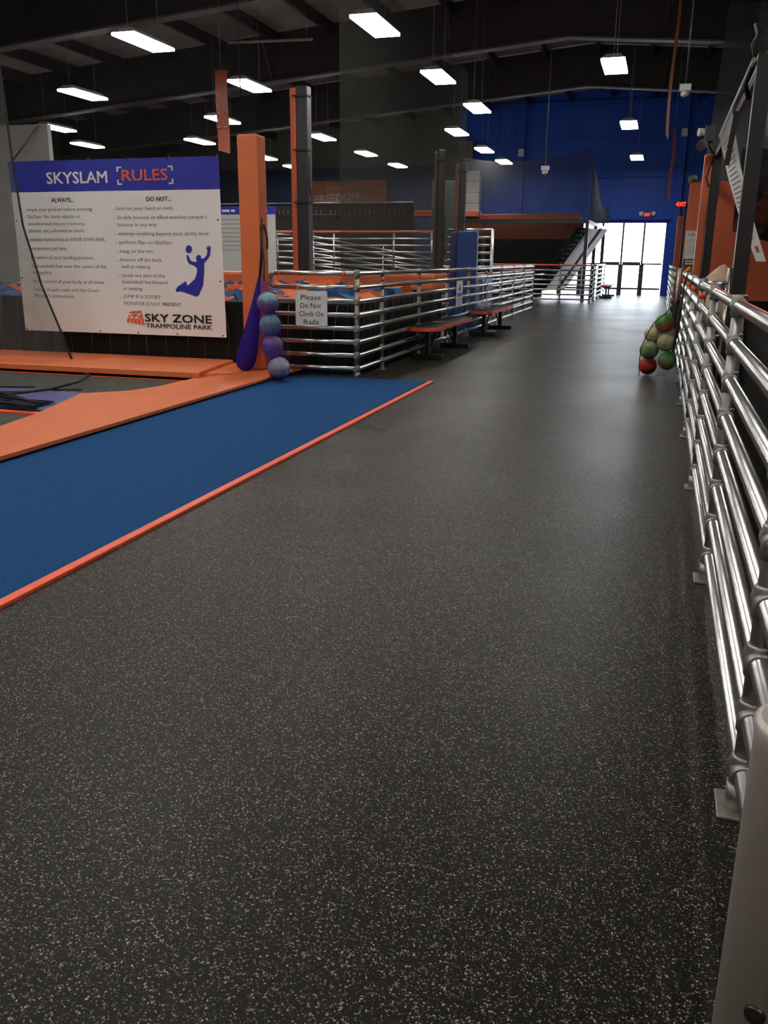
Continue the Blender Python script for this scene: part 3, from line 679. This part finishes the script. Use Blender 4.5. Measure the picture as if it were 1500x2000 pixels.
bm = tube(bmnew(), [(.255, 10.5, 1.0), (.235, 10.46, .75), (.225, 10.44, .5), (.20, 10.44, .30)], [.010, .022, .020, .008], 8)
tag(obj('bag_strap', bm, 'cord'), 'black rope hanging down the right side of the dark ball bag', 'rope')

# ------------------------------------------------------------------ lamps
lamp_parts = {}
def high_bay(x, y, label, group=None):
    t = thing('pendant_lamp', label, 'lamp', (x, y, 4.6), 0, group)
    if not lamp_parts:
        bm = bmnew()
        lo = [(-.20, -.60), (.20, -.60), (.20, .60), (-.20, .60)]; hi = [(-.12, -.52), (.12, -.52), (.12, .52), (-.12, .52)]
        A = [bm.verts.new((a, c, .012)) for a, c in lo]; B = [bm.verts.new((a, c, .09)) for a, c in hi]
        bm.faces.new(B)
        bm.faces.new(A[::-1])
        for k in range(4): bm.faces.new((A[k], A[(k+1) % 4], B[(k+1) % 4], B[k]))
        lamp_parts['housing'] = meshof(bm, 'housing', 'housing')
        lamp_parts['diffuser'] = meshof(box(bmnew(), -.20, .20, -.60, .60, -.03, .010), 'diffuser', 'lamp')
        bm = bmnew()
        tube(bm, [(0, 0, 0), (0, 0, 1)], .006, 4)
        lamp_parts['wire'] = meshof(bm, 'suspension_wire', 'wire')
    inst('housing', lamp_parts['housing'], t, (0, 0, 0)); inst('diffuser', lamp_parts['diffuser'], t, (0, 0, 0))
    for c in (-.45, .45):
        wv = inst('suspension_wire', lamp_parts['wire'], t, (0, c, .09)); wv.scale = (1, 1, roofz(x)-4.69)
    return t
rowname = {}
LM = [(-1.12, 17.33, 'lit pendant lamp over the walkway, nearest of its row of three'), (-1.12, 24.6, 'lit pendant lamp over the walkway, middle of its row of three'), (-1.13, 32.2, 'lit pendant lamp over the walkway, farthest of its row of three'),
      (-4.36, 13.6, 'large lit pendant lamp at the top of the picture above the black net'), (-4.36, 17.5, 'lit pendant lamp at the net edge, with one dimmer side'), (-4.34, 21.15, 'lit pendant lamp in front of the upper left of the blue wall'),
      (-5.64, 24.85, 'lit pendant lamp at the dark net edge above the padded net post'), (-5.68, 29.0, 'lit pendant lamp left of the blue wall, second last of its row'), (-5.66, 32.55, 'lit pendant lamp in front of the blue wall, farthest of its row'),
      (-8.26, 13.6, 'lit pendant lamp above the rules banner, biggest of the left group'), (-8.22, 17.4, 'lit pendant lamp above the orange padded post'),
      (-9.6, 25.0, 'lit pendant lamp just right of the tall black net post'), (-9.64, 29.1, 'lit pendant lamp above the faded orange mural'), (-9.68, 32.95, 'lit pendant lamp left of the slim net post, smallest of three'),
      (-12.12, 17.4, 'lit pendant lamp above the left half of the rules banner'), (-10.86, 21.35, 'lit pendant lamp partly hidden by the hanging orange streamer'),
      (-13.5, 25.0, 'lit pendant lamp left of the hanging orange streamer'), (-13.45, 29.5, 'lit pendant lamp half hidden by the orange padded post'), (-13.7, 32.65, 'tiny lit pendant lamp at the left edge of the tall net post'),
      (-15.97, 21.6, 'lit pendant lamp near the top of the pale grey panel'), (-17.4, 25.0, 'lit pendant lamp just above the blue banner header')]
for a, c, l in LM: high_bay(a, c, l)
for a, c in ((-1.12, 9.9), (-1.12, 2.5), (-4.36, 9.9), (-4.36, 6.1), (-4.36, 2.3), (-8.25, 9.8), (-8.25, 6), (-8.25, 2.2), (-12.1, 9.8), (-12.1, 4), (2.6, 13.6), (2.6, 6.1), (2.6, 20), (-4.4, -2.5), (2.6, -1), (-1.12, -4.2), (4.5, 27)):  # the one nearest wall_front is an unseen extra, added to brighten the close post
    high_bay(a, c, 'pendant high bay lamp hanging outside the picture', 'lamps outside the picture')

# ------------------------------------------------------------------ hanging things under the roof
def streamer(label, x, y, z0, z1, wd, rz, text=None):
    t = thing('hanging_streamer', label, 'banner', (x, y, z0), rz)
    h = z1-z0
    obj('cloth', grid(bmnew(), lambda a, c: Vector(((a-.5)*wd, .02*math.sin(c*7), c*h-(1-c)**8*a*.06)), 4, 20), 'orange_dk' if text else 'orange', t)
    if text:
        bm = bmnew()
        for i, s in enumerate(text): text_bm(bm, s, h*.28, h*.28+len(s)*.155, (.07-.13*i)*wd/.24, .085, lambda u, v, dd: Vector((-v, -.03, u)), .02)
        obj('lettering', bm, 'faded', t)
    obj('cord', tube(bmnew(), [(0, 0, h), (0, 0, roofz(x)-z0)], .006, 4), 'wire', t)
    return t
streamer('orange hanging streamer lettered FOAM COURT above the rules banner', -8.14, 16, 3.24, 4.62, .24, .1, ('FOAM', 'COURT'))
streamer('orange streamer seen edge on, hanging from the top of the picture over the walkway', -.13, 18, 3.51, 6.6, .35, 1.43)
streamer('orange streamer seen edge on, hanging lower in front of the blue wall', .0, 26, 2.87, 4.66, .5, 1.43)
t = thing('ceiling_pipe', 'short pale pipe hanging level under the dark roof at the left', 'pipe', (-8.93, 20, 5.98))
obj('pipe', tube(bmnew(), [(-1.04, 0, .03), (1.04, 0, -.02)], .03, 8), 'deck', t)
for x in (-.9, .9): obj('hanger', tube(bmnew(), [(x, 0, 0), (x, 0, roofz(-8.93+x)-5.98)], .006, 4), 'wire', t)
def dome(label, x, y, z):
    t = thing('pendant_camera', label, 'camera', (x, y, z))
    obj('dome', sphere(bmnew(), (0, 0, 0), .075, 3, .8), 'grey', t)
    obj('bracket', box(bmnew(), -.10, .10, -.06, .06, .05, .16, .01), 'housing', t)
    obj('drop_pole', tube(bmnew(), [(0, 0, .16), (0, 0, roofz(x)-z)], .016, 8), 'wire', t)
dome('white dome camera on a long pole at the right over the walkway', .11, 18, 4.2)
dome('small dome camera on a thin pole in front of the blue wall', -3.1, 24, 3.45)
for x, z, l in ((-5.53, 5.21, 'small grey box on the blue wall column at left'), (.35, 5.75, 'small grey box on the blue wall column at right')):
    tag(obj('junction_box', box(bmnew(), x-.11, x+.11, YB-.33, YB-.205, z-.13, z+.13, .01), 'grey'), l, 'box')
def exit_sign(label, x, y, z, w, arrow, heads):
    t = thing('exit_sign', label, 'exit sign', (x, y, z))
    obj('sign_body', box(bmnew(), -w/2, w/2, -.03, .03, 0, w*.58, .005), 'inkb', t)
    bm = bmnew(); pl_ = lambda u, v, dd: Vector((u, -.034, v))
    text_bm(bm, 'EXIT', -w*.40, w*.42, w*.29, w*.40, pl_, .03); obj('lettering', bm, 'red', t)
    if arrow:
        bm = bmnew(); bm.faces.new([bm.verts.new((a, -.034, c)) for a, c in ((-w*.42, w*.18), (-w*.42, w*.40), (-w*.62, w*.29))])
        obj('arrow', bm, 'red', t); obj('arrow_panel', box(bmnew(), -w*.68, -w*.5, -.03, .03, w*.1, w*.48), 'inkb', t)
    if arrow: obj('bracket', tube(bmnew(), [(w*.5, 0, w*.3), (w*.5+.10, .2, w*.3)], .025, 8), 'steel', t)
    if heads:
        for s in (-1, 1): obj('lamp_head', box(bmnew(), s*w*.82-.07, s*w*.82+.07, -.06, .03, w*.18, w*.18+.14, .02), 'grey', t)
exit_sign('red EXIT sign centred above the glass doors', -.70, YB-.20, 2.87, .27, False, True)
exit_sign('larger red EXIT sign with an arrow to the right of the doors', .33, 24.0, 2.58, .25, True, False)

# ------------------------------------------------------------------ far left background
fr = thing('wall_mural', 'faded orange wall panel lettered FREEDOM far behind the foam pit', 'wall panel', (-12.5, YB-.06, 3.06))
obj('panel', box(bmnew(), -1.7, 1.55, -.02, .04, 0, 1.28), 'freedom', fr)
bm = bmnew(); pf = lambda u, v, dd: Vector((u, -.03, v+(u+1.2)*.07))
text_bm(bm, 'FREEDOM', -1.55, .35, .58, .30, pf, .03); text_bm(bm, 'freedom', -1.1, -.1, .98, .10, pf); obj('lettering', bm, 'faded', fr)
ib = thing('info_banner', 'small grey info banner with a blue header behind the orange post', 'banner', (-9.72, 19.78, 1.55))
obj('sheet', box(bmnew(), -.92, .92, -.004, .004, -.58, .87), 'grey', ib)
obj('header_panel', box(bmnew(), -.92, .92, -.008, -.004, .72, .90), 'prblue', ib)
bm = bmnew()
for i, (a, wd) in enumerate(((-.62, .13), (-.46, .2), (-.22, .1), (.25, .18), (.46, .26))): box(bm, a, a+wd, -.011, -.008, .78, .83)
obj('header_lettering', bm, 'prwhite', ib)
bm = bmnew()
for i in range(8): box(bm, -.8, .75-.1*(i % 3), -.007, -.004, .6-.1*i, .615-.1*i)
obj('text_lines', bm, 'faded', ib)
sp = thing('spring_wall', 'dark raised trampoline side with pale springs below the mural', 'trampoline', (-9, 24.4, 0))
obj('side_panel', box(bmnew(), -3.9, 2.3, 0, .1, 0, 2.75), mat('dark_brown_panel', (.030, .021, .018), .7), sp)
obj('top_rail', tube(bmnew(), [(-3.9, -.05, 2.78), (2.3, -.05, 2.78)], .025, 8), 'wire', sp)
bm = bmnew()
for i in range(40):
    x = -3.6+i*.145
    if rnd.random() < .75: tube(bm, [(x, -.04, 2.34), (x+rnd.uniform(-.03, .03), -.04, 2.6)], .010, 4)
tube(bm, [(-3.8, -.03, 2.47), (2.0, -.03, 2.47)], .008, 4)
obj('springs', bm, 'wire', sp)
tag(obj('padded_column', box(bmnew(), -6.55, -5.85, 25.8, 26.3, 0, 3.45, .03), 'greydk'), 'tall grey green padded column behind the slim net post', 'column')
wp = thing('ribbed_panel', 'pale ribbed panel at the left end of the blue wall', 'panel', (-7.42, YB-.45, 3.0))
for i in range(4): obj('rib', box(bmnew(), -.38, .36, -.03-.04*(i % 2), .33, .4*i, .4*i+.385), 'grey', wp)
tag(obj('unit_heater', box(bmnew(), -7.95, -7.35, 35.2, 35.66, 4.95, 5.65, .03), 'wallgrey'), 'grey unit heater high on the wall above the ribbed panel', 'heater')
gp = thing('board_panel', 'tall pale grey board behind the left half of the rules banner', 'panel', (-13.2, 16, 0))
obj('board', box(bmnew(), -2.8, 1.15, 0, .12, .3, 3.83), 'grey', gp)
obj('stay_cable', tube(bmnew(), [(1.0, -.05, 3.8), (.35, -.3, 3.0)], .018, 6), 'wire', gp)
obj('foot', box(bmnew(), -2.8, 1.15, -.1, .25, 0, .3), 'black', gp)

# ------------------------------------------------------------------ raised trampoline frame by the doors
rt = thing('raised_trampoline', 'raised black steel trampoline frame with orange pads left of the glass doors', 'trampoline', (-2.4, 29.7, 0))
def rp_(name, bm, mt): return obj(name, bm, mt, rt)
rp_('front_beam', bar(bmnew(), (-4.4, 0, 2.50), (0, 0, 2.48), .10, .13), 'steel')
rp_('side_beam', bar(bmnew(), (0, 0, 2.48), (.22, 5.4, 2.42), .10, .10), 'steel')
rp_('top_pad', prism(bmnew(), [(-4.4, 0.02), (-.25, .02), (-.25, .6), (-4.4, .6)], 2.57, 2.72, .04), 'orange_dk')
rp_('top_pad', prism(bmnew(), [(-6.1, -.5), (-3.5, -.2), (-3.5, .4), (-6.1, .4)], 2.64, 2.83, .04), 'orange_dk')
for x, y in ((0, 0), (.08, 2.6), (.2, 5.3), (-3.35, 0)): rp_('leg', box(bmnew(), x-.055, x+.055, y-.055, y+.055, 0, 2.44), 'steel')
rp_('back_panel', box(bmnew(), -4.5, -.9, 3.4, 3.5, .80, 2.3), 'black')
rp_('low_panel', box(bmnew(), -4.5, -1.75, 3.4, 3.5, 0, .79), 'black')
rp_('inner_pad', box(bmnew(), -4.5, -.2, 1.0, 1.1, 1.97, 2.55), mat('shaded_rust_vinyl', (.16, .035, .014), .6))  # shade inside the frame is put into this darker rust colour
bm = bmnew()
for i in range(30):
    x = -3.1+i*.085; tube(bm, [(x, -.02, 2.40), (x-.06, .0, 2.24)], .008, 4)
rp_('springs', bm, 'wire')
# sloping chute: bed with black borders and springs, seen from below
L0, L1, SV = Vector((-.315, .12, 2.30)), Vector((-1.64, .12, .30)), Vector((.42, .91, 0))
CN = (L1-L0).cross(SV).normalized()
def chute(nm, o0, o1, mt):
    bm = bmnew(); vs = []
    if mt == 'chute':
        bm.faces.new([bm.verts.new(p+SV*o2) for p, o2 in ((L0, o0), (L1, o0), (L1, o1), (L0, o1))]); return rp_(nm, bm, mt)
    for q in (-.02, .02):
        for p, o2 in ((L0, o0), (L1, o0), (L1, o1), (L0, o1)): vs.append(bm.verts.new(p+SV*o2+CN*q))
    for f in ((0, 1, 2, 3), (7, 6, 5, 4), (0, 4, 5, 1), (1, 5, 6, 2), (2, 6, 7, 3), (3, 7, 4, 0)): bm.faces.new([vs[k] for k in f])
    return rp_(nm, bm, mt)
chute('chute_border', 0, .72, 'black'); chute('chute_bed', .73, 1.45, 'chute'); chute('chute_border', 1.46, 1.60, 'steel'); chute('chute_bed', 1.61, 2.05, 'chute')
for i in range(14):
    c = L0.lerp(L1, (i+.5)/14)
    for sg in (-1, 1): 
        if sg*CN.y < 0: rp_('chute_spring', tube(bmnew(), [c+SV*.2+CN*.035*sg, c+SV*.55+CN*.035*sg], .012, 4), 'wire')
bm = bmnew()
for x, y in ((-.02, .2), (-.6, 1.0), (.05, 3)): tube(bm, [(x, y, 2.1), (x+.05, y, 1.8), (x-.02, y, 1.45)], .012, 5)
rp_('strap_tail', bm, 'cord')
def net(label, f, nu, nv, mt, edge=None):
    t = thing('net', label, 'net', f(.5, 0))
    o0 = Vector(f(.5, 0))
    obj('net_mesh', grid(bmnew(), lambda a, c: Vector(f(a, c))-o0, nu, nv), mt, t)
    if edge: obj('edge_rope', tube(bmnew(), [Vector(p)-o0 for p in edge], .012, 6), 'cord', t)
    return t
def topz(a):   # sagging top line of the far net
    return 4.72-1.2*(1-a)*a*1.4
net('translucent black net rising to a peak above the raised trampoline frame', lambda a, c: (-7.4+5.0*a, 29.58+.03*math.sin(a*9), 2.6+c*(topz(a)-2.6)), 20, 8, 'net2')
net('dense black net curving down along the side of the raised trampoline frame', lambda a, c: (-2.38+.3*a+.05*math.sin(c*4)*a, 29.9+5.2*a, 2.5+c*((4.72-2.5)*(1-a)**1.6+.9*a**3*.9)), 14, 10, 'netd')

# ------------------------------------------------------------------ court nets at the left
NT = [(9.7, 4.7), (11.85, 4.444), (12.45, 4.44), (13.26, 4.58), (13.84, 4.75), (14.52, 4.53), (15.26, 4.40), (15.85, 4.42), (16.3, 4.42)]
def ntop(y):
    for (y0, z0), (y1, z1) in zip(NT, NT[1:]):
        if y <= y1: return z0+(z1-z0)*(y-y0)/(y1-y0)
    return 4.4
net('tall hazy black net between the walkway rail and the foam pit', lambda a, c: (-3.52, 9.7+6.55*a, .95+c*(ntop(9.7+6.55*a)-.95)), 24, 10, 'net')
net('black net behind the rules banner', lambda a, c: (-4.4-4.6*a, 9.47, .8+c*3.4), 8, 6, netmat('sheer_black_net', (.04, .04, .04), .14))
ed = [(-7.16, 8.8, 3.08), (-7.13, 8.8, 2.34), (-7.08, 8.8, 1.63), (-6.90, 8.8, .95), (-6.72, 8.8, .50), (-6.55, 8.75, .13)]
def eln(z):
    for (x0, _, z0), (x1, _, z1) in zip(ed, ed[1:]):
        if z1 <= z <= z0: return x0+(x1-x0)*(z0-z)/(z0-z1)
    return -7.16 if z > 3 else -6.55
net('grey net curtain drawn over the left side of the rules banner', lambda a, c: (eln(.13+c*4.6)*(1-a)+-9.8*a, 8.8+.03*math.sin(a*12), .13+c*4.6), 12, 20, 'netl', [(-7.25, 8.8, 4.73)]+ed)

# ------------------------------------------------------------------ right hand court
rc_ = thing('court_frame', 'black steel court frame standing behind the right rail', 'frame', (.70, 9, 0))
def rf(name, bm, mt): return obj(name, bm, mt, rc_)
rf('column', box(bmnew(), -.065, .065, -.065, .065, 0, 3.04), 'steel')
rf('column', box(bmnew(), -.065, .065, 6.9, 7.06, 0, 2.98), 'steel')
rf('top_beam', bar(bmnew(), (0, 0, 2.96), (0, 13, 2.94), .08, .10), 'steel')
rf('top_bar', tube(bmnew(), [(-.09, 0, 3.00), (-.09, 4.8, 2.97)], .022, 8), 'grey')
rf('cross_beam', bar(bmnew(), (0, 0, 2.98), (3.2, 0, 2.98), .10, .16), 'steel')
rf('lower_rail', bar(bmnew(), (0, .0, .62), (3.0, 0, .62), .06, .08), 'steel')
bm = bmnew()
for i in range(10): tube(bm, [(.12+.02*i, .9+.25*i, 2.85), (.42+.02*i, .9+.25*i, 2.25)], .022, 6)
rf('springs', bm, 'wire')
bm = tube(bmnew(), [(-.05, .2, 3.0), (-.10, .1, 3.15), (-.06, .25, 3.25), (-.09, .3, 3.35)], .022, 6); tube(bm, [(-.08, .2, 3.02), (-.12, .3, 2.85), (-.07, .4, 2.75)], .022, 6)
rf('rope_knot', bm, 'cord')
cp = thing('column_pad', 'orange vinyl pad strapped to the second black court column', 'pad', (.575, 16.0, 0))
obj('pad', box(bmnew(), -.075, .055, -.12, .08, 0, 2.96, .03), 'orange', cp)
bm = tube(bmnew(), [(.05, -.13, 2.85), (-.02, -.14, 2.6), (.04, -.14, 2.45)], .012, 6); obj('strap', bm, 'cord', cp)
ow = thing('wall_pad', 'orange padded end wall of the right court behind the black columns', 'wall pad', (.40, 20, 0))
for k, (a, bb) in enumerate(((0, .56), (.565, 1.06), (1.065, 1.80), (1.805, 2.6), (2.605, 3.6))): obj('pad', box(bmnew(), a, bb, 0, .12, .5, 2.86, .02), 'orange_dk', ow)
obj('black_base', box(bmnew(), 0, 3.6, .02, .12, 0, .495), 'black', ow)
us = thing('rules_board', 'narrow cream rules board lettered ULTI on the orange wall pad', 'sign', (.425, 19.97, 1.2))
obj('board', box(bmnew(), -.005, .42, -.01, .01, .14, .70), mat('cream_board', (.55, .52, .46), .6), us)
bm = bmnew(); text_bm(bm, 'ULTI', .045, .30, .63, .055, lambda u, v, dd: Vector((u, -.013, v)), .03); obj('lettering', bm, 'ink', us)
bm = bmnew()
for i in range(12): box(bm, .04, .36, -.0125, -.010, .25+.026*i, .256+.026*i)
obj('text_lines', bm, 'faded', us)
bm = box(bmnew(), -.005, .42, -.01, .01, 0, .138); obj('dark_footer', bm, 'alframe', us)
bm = bmnew()
for i in range(2): box(bm, .03, .30, -.0125, -.010, .03+.05*i, .055+.05*i)
obj('footer_lines', bm, 'grey', us)
p3 = thing('padded_post', 'small far post half orange and half black near the glass doors', 'post', (.37, 24.3, 0))
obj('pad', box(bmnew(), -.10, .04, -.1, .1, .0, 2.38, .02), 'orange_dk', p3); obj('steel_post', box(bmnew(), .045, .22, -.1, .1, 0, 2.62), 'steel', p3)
# long banner draped off the frame
wbn = thing('draped_banner', 'long white printed banner drooping off the black court frame', 'banner', (.6, 12, 1.3))
far = [(.60, 14.0, 3.0), (.78, 14.0, 2.45), (1.0, 14.0, 1.89), (1.29, 14.0, 1.3)]
nea = [(.60, 11.5, 2.98), (.80, 12.0, 2.40), (1.0, 12.0, 1.83), (1.24, 12.2, 1.3)]
def lerp3(L, q):
    q *= len(L)-1; i = min(int(q), len(L)-2); return Vector(L[i]).lerp(Vector(L[i+1]), q-i)
o0 = Vector((.6, 12, 1.3))
obj('sheet', grid(bmnew(), lambda a, c: lerp3(far, c).lerp(lerp3(nea, c), a)-o0, 6, 18), 'thinvinyl', wbn)
bm = bmnew(); bm.faces.new([bm.verts.new(Vector(p)-o0) for p in ((.595, 14.0, 3.01), (.595, 11.5, 2.99), (.60, 10.33, 3.03))]); obj('folded_corner', bm, 'thinvinyl', wbn)
bm = bmnew()
for k in range(22):
    q = .10+.034*k; a0, a1 = (.18, .86-.15*rnd.random()) if k < 18 else (.3, .6)
    pts = []
    for a in (a0, a1): pts.append(lerp3(far, q).lerp(lerp3(nea, q), a)-o0+Vector((-.006, 0, -.004)))
    d2 = (lerp3(far, q+.012)-lerp3(far, q))
    bm.faces.new([bm.verts.new(p) for p in (pts[0], pts[1], pts[1]+d2, pts[0]+d2)])
obj('text_lines', bm, 'faded', wbn)
bm = bmnew()
bm.faces.new([bm.verts.new(lerp3(far, q).lerp(lerp3(nea, q), a)-o0+Vector((-.006, 0, -.004))) for q, a in ((.88, .45), (.88, .75), (.93, .75), (.93, .45))]); obj('red_print', bm, 'prorange', wbn)
obj('hanging_strap', bar(bmnew(), (.05, 11.3-12, 1.62), (.0, 11.3-12, 1.05), .012, .06), 'cord', wbn)
# speakers / flood light cluster on the frame
fl = thing('flood_light', 'grey flood light clamped on the frame above the orange column pad', 'light fitting', (.52, 15.6, 3.0))
obj('body', box(bmnew(), -.06, .08, -.08, .08, .10, .34, .02), 'greydk', fl); obj('lens', tube(bmnew(), [(-.07, -.12, .06), (-.12, -.22, .02)], .075, 16), 'wallgrey', fl)
obj('lens', tube(bmnew(), [(-.09, -.05, .24), (-.16, -.08, .24)], .06, 16), 'grey', fl); obj('bracket', tube(bmnew(), [(.0, 0, .1), (.10, .1, -.06)], .02, 8), 'steel', fl)
tag(obj('security_camera', tube(bmnew(), [(.50, 20.06, 2.93), (.38, 20.0, 2.90)], .075, 14), 'greydk'), 'dark round camera at the far corner of the orange wall', 'camera')
# nets on the right
net('dark net hanging from the roof at the right behind the draped banner', lambda a, c: (.95+.3*a+.35*a, 14.0-4.8*a, 2.9+c*2.8), 8, 8, 'netd')
net('dark net with a curved edge hanging farther along the right side', lambda a, c: ((.55+.5*c**.5*.6)+1.6*a, 21.5+.6*a, 2.6+c*3.9), 10, 14, 'netd')
net('thick black net hanging behind the draped banner at the right edge', lambda a, c: (1.0+3.2*a, 15.2+.08*math.sin(a*14+c*6), 1.75-.9*a+c*(1.2+.9*a)), 16, 10, netmat('thick_black_net', (.012, .012, .012), .90, 5))
# small things at the right rail
tag(obj('court_side_wall', box(bmnew(), .80, .90, .3, 9.0, 0, .80, .02), 'black'), 'black padded low wall of the right court seen through the rail bars', 'wall pad')
t = thing('cross_rail', 'short pipe rails joining the right guard rail to the black column', 'guard rail', (.36, 8.7, 0))
for z in (1.10, .62): obj('rail', tube(bmnew(), [(0, .1, z), (.26, .1, z)], .022, 10), 'alu', t)
obj('post', tube(bmnew(), [(.24, .1, 0), (.24, .1, 1.24)], .024, 10), 'alu', t)
obj('post', tube(bmnew(), [(.03, .1, 0), (.03, .1, 1.15)], .02, 10), 'alu', t)
bm = tube(bmnew(), [(0, 0, 0), (.0, 0, .05), (.01, 0, .13), (.02, 0, .20), (.01, .0, .225)], [.17, .165, .10, .05, .03], 22)
for v in bm.verts: v.co.x *= 1+.15*math.sin(math.atan2(v.co.y, v.co.x)*5)*(v.co.z > .01)
o = tag(obj('canvas_bundle', bm, 'tan', None, (0, 0, 0)), 'tied tan canvas bundle standing behind the right top rail', 'bundle'); o.location = (.66, 11.2, 1.03)
tag(obj('bundle_stand', tube(bmnew(), [(.66, 11.2, 0), (.66, 11.2, 1.028)], [.12, .17], 14), 'greydk'), 'grey stand under the tan canvas bundle', 'stand')
bm = sphere(bmnew(), (0, 0, .2), .18, 3, 1.15)
for v in bm.verts: v.co += Vector((.02*math.sin(v.co.z*30), .02*math.sin(v.co.x*25), 0))
o = tag(obj('canvas_sack', bm, 'tan', None, (0, 0, 0)), 'tan sack seen through the bars behind the right rail', 'sack'); o.location = (.62, 9.9, .60)
tag(obj('sack_stand', box(bmnew(), .48, .76, 9.76, 10.04, 0, .59), 'black'), 'black box under the tan sack', 'box')
bm = tube(bmnew(), [(.30, 12.55, 1.134), (.30, 12.62, 1.134)], .0262, 12); tube(bm, [(.30, 12.6, 1.15), (.36, 12.6, 1.22)], .02, 6)
tag(obj('yellow_tape', bm, 'yellow'), 'yellow tape wrapped on the far end of the right top rail', 'tape')
